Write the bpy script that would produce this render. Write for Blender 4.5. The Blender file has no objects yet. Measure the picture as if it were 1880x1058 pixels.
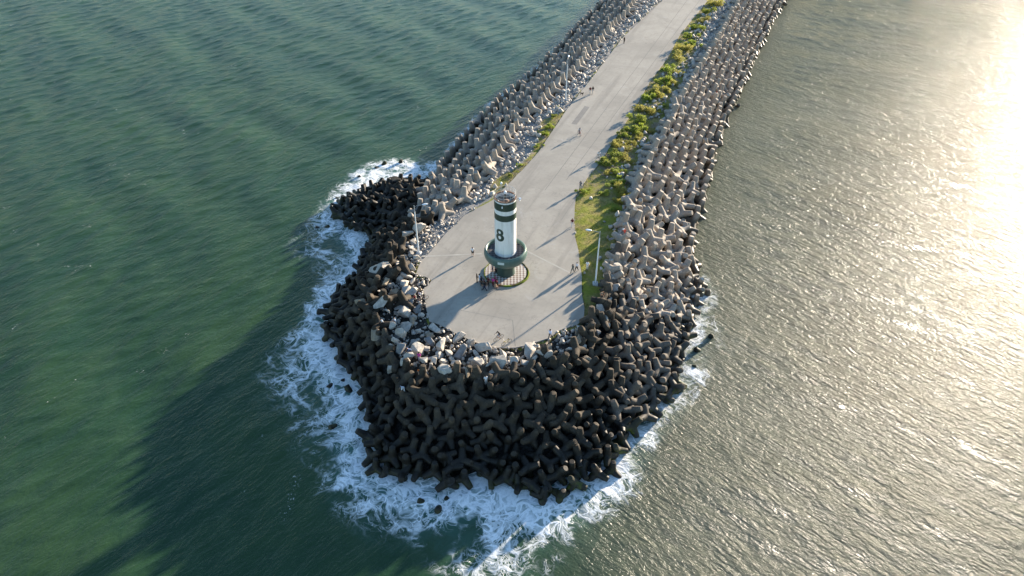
import bpy, bmesh, math, random
import numpy as np
from mathutils import Vector, Matrix, Euler, Quaternion

random.seed(11)
RNG = np.random.default_rng(11)
C = bpy.context.scene.collection
PI = math.pi
R = math.radians

# ------------------------------------------------------------------ survey
# The photograph was levelled against its lamp posts: focal length, tilt and
# height of the camera are known, so a point of the ground plan can be read
# off as the place where a line of sight meets a level plane.
FPX, TILT, PLAZA_Z, CAM_Z = 1304.0, R(39.0), 5.5, 71.5
SUN_ELEV, SUN_AZ = R(10.7), R(44.0)          # azimuth from +Y towards +X


def at(px, py, z=PLAZA_Z):
    v = 529.0 - py
    dz = -FPX * math.sin(TILT) + v * math.cos(TILT)
    dy = FPX * math.cos(TILT) + v * math.sin(TILT)
    t = (z - CAM_Z) / dz
    return Vector(((px - 940.0) * t, dy * t, z))


def plan(pts, z):
    return [tuple(at(x, y, z)[:2]) for x, y in pts]


def px_size(w, p):
    """metres covered by w photo pixels at world point p"""
    return w * (Vector(p) - Vector((0, 0, CAM_Z))).length / FPX


def ahead(p, q, far):
    """continue the line p->q up to Y = far"""
    t = (far - q[1]) / (q[1] - p[1])
    return (q[0] + (q[0] - p[0]) * t, far)


FAR = 330.0
road_left = plan([(1216.6, 0), (1146, 66), (1080, 152), (1040, 202), (989, 279), (960, 311), (932, 339), (905, 367),
                  (855, 394), (821, 426), (798, 453), (778, 475), (774, 477), (765, 499), (768, 506), (781, 508), (792.6, 515),
                  (786, 524), (777, 531), (781, 558), (785, 576), (788, 590), (804, 595), (820, 603), (842, 615),
                  (865, 625), (890, 634), (913, 638)], PLAZA_Z)
road_right = plan([(947, 638), (969, 633), (1006, 621), (1024, 608), (1037, 603), (1060, 596), (1072, 584), (1073, 566),
                   (1069, 545), (1068, 520), (1067, 497), (1063.5, 474), (1060, 451), (1056, 436), (1054, 407), (1055, 380),
                   (1057, 360), (1063, 346), (1072, 336.5), (1082, 320), (1094, 308), (1114, 279), (1146, 229), (1173, 186),
                   (1194, 149), (1226, 106), (1250, 61), (1274, 32), (1300, 0)], PLAZA_Z)
PLAZA = [ahead(road_left[2], road_left[0], FAR)] + road_left + road_right + [ahead(road_right[-4], road_right[-1], FAR)]

ZI = PLAZA_Z - 0.4
inner_left = plan([(1177, 0), (1157, 27), (1133, 48), (1109, 80), (1085, 101), (1064, 133), (1029, 162), (1005, 191.5),
                   (979, 213), (960, 226), (932, 274), (909, 305), (889, 333), (859.5, 357.6), (844, 373), (830, 385),
                   (805, 403), (787, 417)], ZI)
boulder_line = plan([(764, 428), (742, 440), (716, 480), (698, 520), (690, 552), (700, 590), (716, 620), (726, 650), (762, 676),
                     (800, 692), (850, 690), (900, 690), (950, 688), (992, 680), (1026, 664), (1052, 642), (1078, 610),
                     (1092, 582)], ZI)
inner_right = plan([(1100, 555), (1107, 532), (1116, 490), (1133.5, 453), (1145, 433), (1142, 407), (1153, 376), (1162, 342),
                    (1182, 308), (1199, 266), (1220.6, 239), (1234, 205), (1258, 160), (1279, 133), (1298, 93),
                    (1316, 74), (1332, 40), (1353, 5)], ZI)
il_far = ahead(inner_left[3], inner_left[0], FAR)
ir_far = ahead(inner_right[-5], inner_right[-1], FAR)
INNER = [il_far] + inner_left + boulder_line + inner_right + [ir_far]

wl_left = plan([(1105, 0), (1088, 19), (1066, 40), (1037, 66), (1013, 98), (987, 118), (976, 134), (960, 146), (900, 192),
                (850, 243), (815, 288), (800, 305)], 0)
wl_jut = plan([(778, 318), (760, 312), (732, 303), (696, 312), (664, 321), (667, 346), (651, 357), (628, 366), (612, 380),
               (606, 402), (642, 423), (652, 436), (673, 432), (687, 441), (669, 455), (662, 469), (653, 480), (657, 498),
               (637, 530), (616, 541), (611, 559), (598, 581), (590, 615), (603, 636), (613, 665), (629, 689), (643, 702),
               (651, 718), (658, 734), (661, 755), (670, 778), (665, 801), (662, 825), (665, 849), (685, 873), (715, 882),
               (743, 893), (790, 901), (824, 918), (854, 906), (875, 893), (898, 903), (942, 903), (970, 918), (1000, 924),
               (1033, 922), (1056, 904), (1100, 893), (1122, 887), (1134, 869), (1145, 835), (1153, 816), (1191, 793), (1207, 758),
               (1240, 740), (1256, 700), (1253, 673), (1262, 645), (1272, 610), (1290, 555), (1294, 535)], 0)
wl_right = plan([(1281, 512), (1278, 484), (1276, 453), (1280, 430), (1287, 407), (1295, 382), (1301, 356), (1309, 328),
                 (1313, 291), (1324, 266), (1332, 239), (1343, 207), (1357, 180), (1371, 150), (1383, 120), (1409, 66),
                 (1428, 27), (1447, 0)], 0)
wl_far = ahead(wl_left[3], wl_left[0], FAR)
wr_far = ahead(wl_right[-4], wl_right[-1], FAR)
SHORE = [wl_far] + wl_left + wl_jut + wl_right + [wr_far]

FOAM = plan([(800, 296), (768, 290), (735, 288), (690, 294), (645, 308), (615, 342), (585, 372), (560, 412),
              (528, 452), (542, 478), (572, 484), (585, 515), (560, 560), (530, 610), (498, 650), (470, 690), (488, 738),
              (530, 782), (545, 832), (578, 872), (590, 918), (640, 952), (690, 992), (760, 1008), (800, 1038), (800, 1075),
              (840, 1110), (980, 1085), (1010, 1050), (1065, 1010), (1120, 962), (1180, 905), (1205, 870), (1215, 820), (1260, 765),
              (1290, 715), (1340, 672), (1378, 632), (1350, 598), (1312, 590), (1318, 560), (1322, 530), (1296, 505),
              (1240, 520), (1000, 600), (800, 500)], 0)

VERGE = plan([(1303, 0), (1274, 32), (1250, 61), (1226, 106), (1194, 149), (1173, 186), (1146, 229), (1114, 279), (1094, 308),
              (1072, 336.5), (1057, 362), (1054, 407), (1060, 451), (1067, 497), (1068, 520), (1069, 545), (1073, 566), (1072, 584),
              (1062, 596), (1084, 585), (1099, 563), (1108, 535), (1113, 510), (1118, 480), (1128, 452), (1133, 430), (1138, 400),
              (1146, 372), (1155, 343), (1165, 310), (1178, 287), (1190, 268), (1203, 245), (1213, 225), (1226, 200),
              (1240, 175), (1253, 150), (1262, 125), (1275, 100), (1282, 80), (1295, 55), (1305, 30), (1325, 8)], PLAZA_Z)
VERGE = VERGE + [ahead(VERGE[-3], VERGE[-1], FAR), PLAZA[-1]]
VERGE_L = plan([(1040, 202), (1020, 211), (996, 219), (986, 238), (988, 260), (973, 284), (958, 300), (943, 311), (923, 318),
                (905, 333), (897, 348), (910, 358), (932, 339), (960, 311), (989, 279), (1015, 240)], PLAZA_Z)


def seg_dist(P, poly, closed=True):
    P = np.asarray(P, float)
    A = np.asarray(poly, float)
    B = np.roll(A, -1, axis=0) if closed else A[1:]
    A = A if closed else A[:-1]
    best = np.full(len(P), 1e9)
    for a, b in zip(A, B):
        ab = b - a
        t = np.clip(((P - a) @ ab) / max(ab @ ab, 1e-9), 0, 1)
        d = np.hypot(*(P - a - t[:, None] * ab).T)
        np.minimum(best, d, out=best)
    return best


def inside(P, poly):
    P = np.asarray(P, float)
    x, y = P[:, 0], P[:, 1]
    A = np.asarray(poly, float)
    B = np.roll(A, -1, axis=0)
    out = np.zeros(len(P), bool)
    for (x0, y0), (x1, y1) in zip(A, B):
        if y0 == y1:
            continue
        c = ((y0 > y) != (y1 > y)) & (x < (x1 - x0) * (y - y0) / (y1 - y0) + x0)
        out ^= c
    return out


def ground_z(P):
    P = np.asarray(P, float).reshape(-1, 2)
    inp, ini, ins = inside(P, PLAZA), inside(P, INNER), inside(P, SHORE)
    dp, di, dw = seg_dist(P, PLAZA), seg_dist(P, INNER), seg_dist(P, SHORE)
    f = dp / (dp + di + 1e-6)
    z = np.where(inp, PLAZA_Z - 0.2, PLAZA_Z - 0.06 - 0.5 * f)
    g = di / (di + dw + 1e-6)
    slope = (PLAZA_Z - 0.56) * (1 - g) - 0.9 * g
    z = np.where(ini | inp, z, np.where(ins, slope, -0.9 - np.minimum(dw, 10) * 0.45))
    return z


def gz(x, y):
    return float(ground_z([(x, y)])[0])


def vnoise(x, y, seed=0):
    """smooth value noise in 0..1, vectorised"""
    x, y = np.asarray(x, float), np.asarray(y, float)
    xi, yi = np.floor(x).astype(np.int64), np.floor(y).astype(np.int64)
    fx, fy = x - xi, y - yi
    fx, fy = fx * fx * (3 - 2 * fx), fy * fy * (3 - 2 * fy)

    def h(a, b):
        n = (a * 374761393 + b * 668265263 + seed * 974711) & 0xFFFFFFFF
        n = ((n ^ (n >> 13)) * 1274126177) & 0xFFFFFFFF
        return ((n ^ (n >> 16)) & 0xFFFF) / 65535.0
    return (h(xi, yi) * (1 - fx) + h(xi + 1, yi) * fx) * (1 - fy) + (h(xi, yi + 1) * (1 - fx) + h(xi + 1, yi + 1) * fx) * fy


# --------------------------------------------------------------- node tools
class Nodes:
    def __init__(self, name, rough=0.8, spec=0.3):
        m = self.mat = bpy.data.materials.new(name)
        m.use_nodes = True
        self.t = m.node_tree
        self.b = self.t.nodes['Principled BSDF']
        self.b.inputs['Roughness'].default_value = rough
        self.b.inputs['Specular IOR Level'].default_value = spec

    def n(self, kind, **kw):
        nd = self.t.nodes.new(kind)
        for k, v in kw.items():
            if k.startswith('i_'):
                k = k[2:]
                nd.inputs[int(k) if k.isdigit() else k.replace('_', ' ')].default_value = v
            else:
                setattr(nd, k, v)
        return nd

    def l(self, a, b):
        self.t.links.new(a, b)
        return b

    def val(self, nd_input, x):
        if hasattr(x, 'is_output') or isinstance(x, bpy.types.NodeSocket):
            self.l(x, nd_input)
        else:
            nd_input.default_value = x

    def math(self, op, a, b=0.0, c=0.0, clamp=False):
        nd = self.n('ShaderNodeMath', operation=op, use_clamp=clamp)
        for i, x in enumerate((a, b, c)):
            self.val(nd.inputs[i], x)
        return nd.outputs[0]

    def step(self, x, lo, hi, a=0.0, b=1.0):
        nd = self.n('ShaderNodeMapRange', interpolation_type='SMOOTHSTEP')
        for i, v in enumerate((x, lo, hi, a, b)):
            self.val(nd.inputs[i], v)
        return nd.outputs[0]

    def mix(self, f, a, b, blend='MIX'):
        nd = self.n('ShaderNodeMix', data_type='RGBA', blend_type=blend)
        self.val(nd.inputs[0], f)
        for i, x in ((6, a), (7, b)):
            if isinstance(x, (tuple, list)) and len(x) == 3:
                x = (*x, 1)
            self.val(nd.inputs[i], x)
        return nd.outputs[2]

    def noise(self, scale, detail=3, rough=0.55, vec=None, dist=0.0):
        nd = self.n('ShaderNodeTexNoise')
        nd.inputs['Scale'].default_value = scale
        nd.inputs['Detail'].default_value = detail
        nd.inputs['Roughness'].default_value = rough
        nd.inputs['Distortion'].default_value = dist
        if vec is not None:
            self.l(vec, nd.inputs['Vector'])
        return nd.outputs[0]

    def pos(self):
        return self.n('ShaderNodeNewGeometry').outputs['Position']

    def obj(self):
        return self.n('ShaderNodeTexCoord').outputs['Object']

    def mapping(self, vec, rot=0.0, scale=(1, 1, 1), loc=(0, 0, 0)):
        nd = self.n('ShaderNodeMapping')
        if rot:                        # turn first, then stretch
            r0 = self.n('ShaderNodeMapping')
            r0.inputs['Rotation'].default_value = (0, 0, rot)
            self.l(vec, r0.inputs['Vector'])
            vec = r0.outputs[0]
        nd.inputs['Scale'].default_value = scale
        nd.inputs['Location'].default_value = loc
        self.l(vec, nd.inputs['Vector'])
        return nd.outputs[0]

    def color(self, x):
        self.val(self.b.inputs['Base Color'], x if not (isinstance(x, tuple) and len(x) == 3) else (*x, 1))

    def bump(self, h, strength=0.5, dist=0.05, normal=None):
        nd = self.n('ShaderNodeBump')
        nd.inputs['Strength'].default_value = strength
        nd.inputs['Distance'].default_value = dist
        self.l(h, nd.inputs['Height'])
        if normal is not None:
            self.l(normal, nd.inputs['Normal'])
        self.l(nd.outputs[0], self.b.inputs['Normal'])
        return nd.outputs[0]


def plain(name, col, rough=0.6, spec=0.3, metal=0.0, var=0.18, scale=6.0):
    k = Nodes(name, rough, spec)
    k.b.inputs['Metallic'].default_value = metal
    nz = k.noise(scale, 3, 0.6, k.obj())
    k.color(k.mix(nz, tuple(c * (1 - var) for c in col), tuple(min(1, c * (1 + var)) for c in col)))
    return k.mat


# ---------------------------------------------------------------- materials
def concrete_unit(name, dry, stain, moss=0.0, splash=(0.5, 1.6), damp=(0.020, 0.018, 0.014)):
    """cast concrete of the tetrapods: mottled, streaked, wet and dark near the sea"""
    k = Nodes(name, 0.85, 0.25)
    p, o = k.pos(), k.obj()
    rnd = k.n('ShaderNodeObjectInfo').outputs['Random']
    big = k.noise(0.33, 4, 0.6, p)
    fine = k.noise(5.0, 5, 0.65, o)
    base = k.mix(k.step(big, 0.35, 0.7), dry, stain)
    base = k.mix(k.step(fine, 0.3, 0.75, 0.0, 0.55), base, tuple(c * 0.6 for c in dry))
    base = k.mix(k.math('MULTIPLY', rnd, 0.6), base, tuple(c * 0.5 for c in stain))
    streak = k.noise(2.2, 4, 0.65, k.mapping(p, 0, (1.6, 1.6, 0.25)))
    base = k.mix(k.step(streak, 0.5, 0.72, 0.0, 0.55), base, tuple(c * 0.5 for c in stain))
    blot = k.noise(1.3, 4, 0.7, k.mapping(o, 0, (1, 1, 1), (5, 2, 8)))
    base = k.mix(k.step(blot, 0.55, 0.7, 0.0, 0.5), base, tuple(min(1, c * 1.35) for c in dry))
    z = k.n('ShaderNodeSeparateXYZ')
    k.l(p, z.inputs[0])
    h = k.math('ADD', z.outputs[2], k.math('MULTIPLY', k.math('SUBTRACT', k.noise(0.8, 3, 0.6, p), 0.5), 1.6))
    wet = k.step(h, splash[0], splash[1], 1.0, 0.0)
    base = k.mix(wet, base, damp)
    if moss:
        alg = k.math('MULTIPLY', k.step(k.noise(1.1, 3, 0.6, p), 0.45, 0.6), k.step(h, 0.2, 1.7, moss, 0.0))
        base = k.mix(alg, base, (0.10, 0.12, 0.012))
    k.color(base)
    k.l(k.step(wet, 0.0, 1.0, 0.88, 0.5), k.b.inputs['Roughness'])
    k.bump(k.noise(9.0, 5, 0.7, o), 0.35, 0.05)
    return k.mat


M = {}
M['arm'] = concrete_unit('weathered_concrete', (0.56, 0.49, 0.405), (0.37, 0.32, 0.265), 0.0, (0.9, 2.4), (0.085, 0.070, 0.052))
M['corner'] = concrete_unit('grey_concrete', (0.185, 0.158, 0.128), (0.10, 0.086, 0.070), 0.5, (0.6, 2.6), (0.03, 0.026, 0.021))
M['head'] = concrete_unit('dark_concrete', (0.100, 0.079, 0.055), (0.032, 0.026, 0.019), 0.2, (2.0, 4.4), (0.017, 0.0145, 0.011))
M['mossy'] = concrete_unit('mossy_concrete', (0.07, 0.065, 0.045), (0.05, 0.045, 0.03), 1.0)


def rock_mat(name, a, b, scale=1.6):
    k = Nodes(name, 0.85, 0.3)
    o, p = k.obj(), k.pos()
    rnd = k.n('ShaderNodeObjectInfo').outputs['Random']
    c = k.mix(k.step(k.noise(scale, 5, 0.65, p), 0.35, 0.68), a, b)
    c = k.mix(k.step(k.noise(7, 4, 0.7, p), 0.5, 0.75, 0, 0.6), c, tuple(x * 0.55 for x in b))
    c = k.mix(k.math('MULTIPLY', rnd, 0.3), c, (0.16, 0.14, 0.12))
    k.color(c)
    k.bump(k.noise(6, 6, 0.7, p), 0.5, 0.08)
    return k.mat


M['boulder'] = rock_mat('pale_granite', (0.52, 0.475, 0.405), (0.32, 0.29, 0.25))
M['boulder_tan'] = rock_mat('tan_granite', (0.33, 0.27, 0.19), (0.22, 0.18, 0.13))
M['boulder_dark'] = rock_mat('grey_granite', (0.25, 0.25, 0.245), (0.16, 0.16, 0.155))
M['rubble'] = rock_mat('rubble_stone', (0.53, 0.485, 0.42), (0.32, 0.295, 0.26), 0.9)


def ground_material():
    k = Nodes('rubble_bed', 0.95, 0.1)
    p = k.pos()
    at_ = k.n('ShaderNodeAttribute', attribute_name='zone')
    sep = k.n('ShaderNodeSeparateColor')
    k.l(at_.outputs['Color'], sep.inputs[0])
    grass, gravel = sep.outputs[0], sep.outputs[1]
    st = k.noise(3.2, 6, 0.75, p)
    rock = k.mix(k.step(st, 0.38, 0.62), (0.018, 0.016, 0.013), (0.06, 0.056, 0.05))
    gr = k.mix(k.step(k.noise(7.0, 6, 0.8, p), 0.35, 0.65), (0.13, 0.128, 0.12), (0.36, 0.35, 0.33))
    g1 = k.mix(k.step(k.noise(0.35, 4, 0.6, p), 0.38, 0.62), (0.21, 0.225, 0.034), (0.28, 0.225, 0.095))
    g2 = k.mix(k.step(k.noise(2.4, 5, 0.7, p), 0.4, 0.65, 0, 0.6), g1, (0.12, 0.145, 0.022))
    edge = k.math('MULTIPLY', k.math('SUBTRACT', k.noise(1.3, 4, 0.65, p), 0.5), 0.9)
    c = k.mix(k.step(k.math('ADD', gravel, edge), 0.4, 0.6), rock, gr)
    z_ = k.n('ShaderNodeSeparateXYZ'); k.l(p, z_.inputs[0])
    bare = k.math('MULTIPLY', k.step(z_.outputs[1], 104, 116), k.step(k.noise(0.55, 4, 0.65, p), 0.46, 0.6))
    g2 = k.mix(bare, g2, (0.24, 0.195, 0.13))
    c = k.mix(k.step(k.math('ADD', grass, edge), 0.4, 0.6), c, g2)
    k.color(c)
    k.bump(st, 0.9, 0.15)
    return k.mat


def pavement_material():
    k = Nodes('worn_concrete_paving', 0.9, 0.15)
    p = k.pos()
    big = k.noise(0.11, 5, 0.6, p, 0.6)
    c = k.mix(k.step(big, 0.36, 0.66), (0.375, 0.345, 0.292), (0.305, 0.282, 0.24))
    # pale worn patches and fine wear
    c = k.mix(k.step(k.noise(0.22, 6, 0.68, k.mapping(p, 0, (1, 1, 1), (31, 7, 0)), 1.2), 0.57, 0.72, 0, 0.5), c, (0.42, 0.405, 0.375))
    c = k.mix(k.step(k.noise(1.7, 6, 0.72, p), 0.45, 0.8, 0, 0.4), c, (0.19, 0.18, 0.165))
    # tyre and water marks drawn out along the road
    strk = k.noise(0.5, 5, 0.6, k.mapping(p, R(-67), (0.06, 1.0, 1)))
    c = k.mix(k.step(strk, 0.5, 0.7, 0, 0.55), c, (0.225, 0.208, 0.18))
    c = k.mix(k.step(k.noise(0.06, 4, 0.6, k.mapping(p, 0, (1, 1, 1), (9, 61, 0))), 0.5, 0.68, 0, 0.5), c, (0.25, 0.232, 0.20))
    # thin wandering cracks
    wv = k.n('ShaderNodeTexVoronoi', feature='DISTANCE_TO_EDGE')
    wv.inputs['Scale'].default_value = 0.09
    warp = k.n('ShaderNodeVectorMath', operation='ADD')
    wn = k.n('ShaderNodeTexNoise')
    wn.inputs['Scale'].default_value = 0.35
    wn.inputs['Detail'].default_value = 5
    sc = k.n('ShaderNodeVectorMath', operation='SCALE')
    sc.inputs[3].default_value = 7.0
    k.l(p, wn.inputs['Vector'])
    k.l(wn.outputs['Color'], sc.inputs[0])
    k.l(p, warp.inputs[0])
    k.l(sc.outputs[0], warp.inputs[1])
    k.l(warp.outputs[0], wv.inputs['Vector'])
    crack = k.step(wv.outputs['Distance'], 0.0, 0.007, 0.30, 0.0)
    c = k.mix(crack, c, (0.12, 0.11, 0.10))
    k.color(c)
    k.bump(k.noise(5, 5, 0.7, p), 0.12, 0.02)
    return k.mat


def water_material():
    k = Nodes('sea_water', 0.1, 0.42)
    b = k.b
    b.inputs['IOR'].default_value = 1.333
    p = k.pos()
    fo = k.n('ShaderNodeAttribute', attribute_name='foam').outputs['Fac']
    rv = k.n('ShaderNodeAttribute', attribute_name='river').outputs['Fac']
    # warped coordinates for the foam
    def warped(scale, amount, detail, src):
        wn = k.n('ShaderNodeTexNoise')
        wn.inputs['Scale'].default_value = scale
        wn.inputs['Detail'].default_value = detail
        wn.inputs['Roughness'].default_value = 0.55
        k.l(src, wn.inputs['Vector'])
        sb = k.n('ShaderNodeVectorMath', operation='SUBTRACT')
        k.l(wn.outputs['Color'], sb.inputs[0])
        sb.inputs[1].default_value = (.5, .5, .5)
        sc = k.n('ShaderNodeVectorMath', operation='SCALE')
        sc.inputs[3].default_value = amount
        k.l(sb.outputs[0], sc.inputs[0])
        ad = k.n('ShaderNodeVectorMath', operation='ADD')
        k.l(src, ad.inputs[0])
        k.l(sc.outputs[0], ad.inputs[1])
        return ad.outputs[0]
    q = warped(0.9, 1.1, 3, warped(0.22, 7.0, 2, p))

    def web(scale):
        v = k.n('ShaderNodeTexVoronoi', feature='DISTANCE_TO_EDGE')
        v.inputs['Scale'].default_value = scale
        v.inputs['Randomness'].default_value = 1.0
        k.l(q, v.inputs['Vector'])
        return v.outputs['Distance']
    patch = k.noise(0.13, 3, 0.6, k.mapping(p, 0, (1, 1, 1), (3, 17, 0)), 1.2)
    cov = k.math('ADD', fo, k.math('MULTIPLY', k.math('SUBTRACT', patch, 0.5), k.step(fo, 0.0, 0.25, 0.0, 1.9)), clamp=True)
    # broad webs, fine webs and thin threads, all thicker where there is more foam
    w1 = k.math('MULTIPLY', k.math('POWER', cov, 1.5), 0.42)
    lace1 = k.step(k.math('SUBTRACT', web(0.33), w1), -0.05, 0.07, 1.0, 0.0)
    w2 = k.math('MULTIPLY', k.math('POWER', cov, 1.2), 0.24)
    lace2 = k.step(k.math('SUBTRACT', web(0.9), w2), -0.05, 0.05, 1.0, 0.0)
    ridge = k.math('ABSOLUTE', k.math('SUBTRACT', k.noise(0.55, 4, 0.6, q), 0.5))
    lace3 = k.step(k.math('SUBTRACT', ridge, k.math('MULTIPLY', cov, 0.05)), -0.015, 0.02, 1.0, 0.0)
    soft = k.step(k.noise(0.5, 4, 0.6, q), 0.35, 0.7, 0.25, 1.0)
    lace = k.math('MULTIPLY', lace1, k.math('MAXIMUM', soft, lace2))
    lace = k.math('MAXIMUM', lace, k.math('MULTIPLY', lace3, 0.75))
    lace = k.math('MAXIMUM', lace, k.math('MULTIPLY', lace2, k.step(cov, 0.2, 0.6, 0.2, 0.75)))
    gate = k.step(cov, 0.04, 0.22)
    brk = k.step(k.noise(3.5, 4, 0.7, p), 0.25, 0.6, 0.75, 1.0)
    foam = k.math('MULTIPLY', k.math('MULTIPLY', lace, gate), k.math('MULTIPLY', brk, k.step(cov, 0.0, 0.55, 0.62, 1.0)), clamp=True)
    # breaking crests out at sea
    cap = k.n('ShaderNodeAttribute', attribute_name='cap').outputs['Fac']
    capn = k.math('MULTIPLY', cap, k.step(k.noise(2.6, 5, 0.75, p), 0.57, 0.7))
    foam = k.math('MAXIMUM', foam, k.math('MULTIPLY', capn, 0.8))
    # body of the water
    sea = k.mix(k.step(k.noise(0.045, 4, 0.6, p), 0.35, 0.68), (0.016, 0.046, 0.022), (0.029, 0.063, 0.024))
    sea = k.mix(k.step(k.noise(0.22, 5, 0.65, k.mapping(p, R(-122), (0.35, 1.0, 1))), 0.45, 0.72, 0, 0.55), sea, (0.034, 0.070, 0.034))
    riv = k.mix(k.step(k.noise(0.05, 4, 0.6, p), 0.35, 0.68), (0.096, 0.100, 0.070), (0.118, 0.122, 0.088))
    body = k.mix(rv, sea, riv)
    milky = k.step(k.math('ADD', fo, k.math('MULTIPLY', k.math('SUBTRACT', k.noise(0.4, 4, 0.6, q), 0.5), 0.5)), 0.0, 0.9, 0.0, 0.7)
    milky = k.math('MULTIPLY', milky, k.step(fo, 0.0, 0.1))
    body = k.mix(milky, body, (0.085, 0.20, 0.185))
    k.color(k.mix(foam, body, (0.88, 0.89, 0.89)))
    b.inputs['Roughness'].default_value = 0.9
    # light scattered back from inside the water hardly feels the ripples; the surface reflection does
    b.inputs['Specular IOR Level'].default_value = 0.0
    b.inputs['Coat IOR'].default_value = 1.333
    k.l(k.math('MULTIPLY', k.step(rv, 0.0, 1.0, 0.85, 0.34), k.step(foam, 0.0, 0.6, 1.0, 0.1)), b.inputs['Coat Weight'])
    k.l(k.step(rv, 0, 1, 0.16, 0.17), b.inputs['Coat Roughness'])
    # ripples: their crests lie differently on the two sides of the breakwater
    def rip(rot, sx, sy, scale, det=4):
        return k.noise(scale, det, 0.6, k.mapping(p, rot, (sx, sy, 1)), 0.25)
    left = k.math('ADD', k.math('MULTIPLY', rip(R(-48), 0.36, 1.0, 1.3), 0.8), k.math('MULTIPLY', rip(R(-60), 0.45, 1.0, 3.2), 0.36))
    right = k.math('ADD', k.math('MULTIPLY', rip(R(46), 0.33, 1.0, 1.25), 0.8), k.math('MULTIPLY', rip(R(32), 0.42, 1.0, 3.3), 0.40))
    mx = k.n('ShaderNodeMix', data_type='FLOAT')
    k.l(rv, mx.inputs[0]); k.l(left, mx.inputs[2]); k.l(k.math('MULTIPLY', right, 2.1), mx.inputs[3])
    h = k.math('ADD', mx.outputs[0], k.math('MULTIPLY', foam, 0.25))
    strong = k.bump(h, 1.0, 0.30)
    k.l(strong, b.inputs['Coat Normal'])
    k.bump(h, 0.35, 0.30)
    return k.mat


# --------------------------------------------------------------- mesh tools
def link(name, me, mat=None, parent=None):
    o = bpy.data.objects.new(name, me)
    C.objects.link(o)
    if mat is not None:
        for m in (mat if isinstance(mat, (list, tuple)) else [mat]):
            me.materials.append(m)
    if parent is not None:
        o.parent = parent
    return o


def from_bm(name, bm, mat=None, parent=None, smooth=None):
    me = bpy.data.meshes.new(name)
    bmesh.ops.recalc_face_normals(bm, faces=bm.faces[:])
    bm.to_mesh(me)
    bm.free()
    if smooth is not None:
        me.shade_smooth()
        me.set_sharp_from_angle(angle=R(smooth))
    return link(name, me, mat, parent)


def tag(o, label=None, cat=None, group=None, kind=None):
    for k_, v in (('label', label), ('category', cat), ('group', group), ('kind', kind)):
        if v:
            o[k_] = v
    return o


def empty(name, loc, rz=0.0):
    o = bpy.data.objects.new(name, None)
    C.objects.link(o)
    o.location = loc
    o.rotation_euler = (0, 0, rz)
    return o


def lathe(bm, prof, seg=48, c=(0, 0, 0), cap=True):
    rings = []
    for r_, z_ in prof:
        rings.append([bm.verts.new((c[0] + r_ * math.cos(2 * PI * i / seg), c[1] + r_ * math.sin(2 * PI * i / seg), c[2] + z_)) for i in range(seg)])
    for a, b in zip(rings, rings[1:]):
        for i in range(seg):
            bm.faces.new((a[i], a[(i + 1) % seg], b[(i + 1) % seg], b[i]))
    if cap:
        bm.faces.new(rings[0][::-1])
        bm.faces.new(rings[-1])
    return bm


def tube(bm, pts, rad, seg=8, cap=True):
    pts = [Vector(p) for p in pts]
    rad = rad if isinstance(rad, (list, tuple)) else [rad] * len(pts)
    rings, prev = [], None
    for i, p in enumerate(pts):
        d = (pts[min(i + 1, len(pts) - 1)] - pts[max(i - 1, 0)]).normalized()
        u = prev - d * prev.dot(d) if prev is not None else d.orthogonal()
        u = u.normalized() if u.length > 1e-6 else d.orthogonal().normalized()
        prev = u
        w = d.cross(u)
        rings.append([bm.verts.new(p + (u * math.cos(2 * PI * k / seg) + w * math.sin(2 * PI * k / seg)) * rad[i]) for k in range(seg)])
    for a, b in zip(rings, rings[1:]):
        for k in range(seg):
            bm.faces.new((a[k], a[(k + 1) % seg], b[(k + 1) % seg], b[k]))
    if cap:
        bm.faces.new(rings[0][::-1])
        bm.faces.new(rings[-1])
    return bm


def ring_tube(bm, c, r_, rad, seg=32, axis='Z', sub=8):
    rings = []
    for i in range(seg):
        a = 2 * PI * i / seg
        ring = []
        for k in range(sub):
            b = 2 * PI * k / sub
            rr, h = r_ + rad * math.cos(b), rad * math.sin(b)
            v = (rr * math.cos(a), rr * math.sin(a), h)
            if axis == 'Y':
                v = (v[0], v[2], v[1])
            ring.append(bm.verts.new(Vector(c) + Vector(v)))
        rings.append(ring)
    for i in range(seg):
        a, b = rings[i], rings[(i + 1) % seg]
        for k in range(sub):
            bm.faces.new((a[k], b[k], b[(k + 1) % sub], a[(k + 1) % sub]))
    return bm


def box(bm, c, s, rot=None, bevel=0.0):
    mtx = Matrix.Translation(c) @ (rot.to_matrix().to_4x4() if rot else Matrix()) @ Matrix.Diagonal((*s, 1))
    r_ = bmesh.ops.create_cube(bm, size=1.0, matrix=mtx)
    if bevel:
        ed = {e for v in r_['verts'] for e in v.link_edges}
        bmesh.ops.bevel(bm, geom=list(ed), offset=bevel, segments=2, affect='EDGES')
    return bm


def ball(bm, c, r_, sub=2, sc=(1, 1, 1)):
    bmesh.ops.create_icosphere(bm, subdivisions=sub, radius=r_, matrix=Matrix.Translation(c) @ Matrix.Diagonal((*sc, 1)))
    return bm


def strip(bm, a, b, w, z):
    a, b = Vector((*a[:2], z)), Vector((*b[:2], z))
    n = (b - a).normalized().cross(Vector((0, 0, 1))) * (w / 2)
    return bm.faces.new([bm.verts.new(v) for v in (a - n, b - n, b + n, a + n)])


def arrays(me):
    v = np.empty(len(me.vertices) * 3)
    me.vertices.foreach_get('co', v)
    f = [tuple(p.vertices) for p in me.polygons]
    return v.reshape(-1, 3), f


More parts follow.
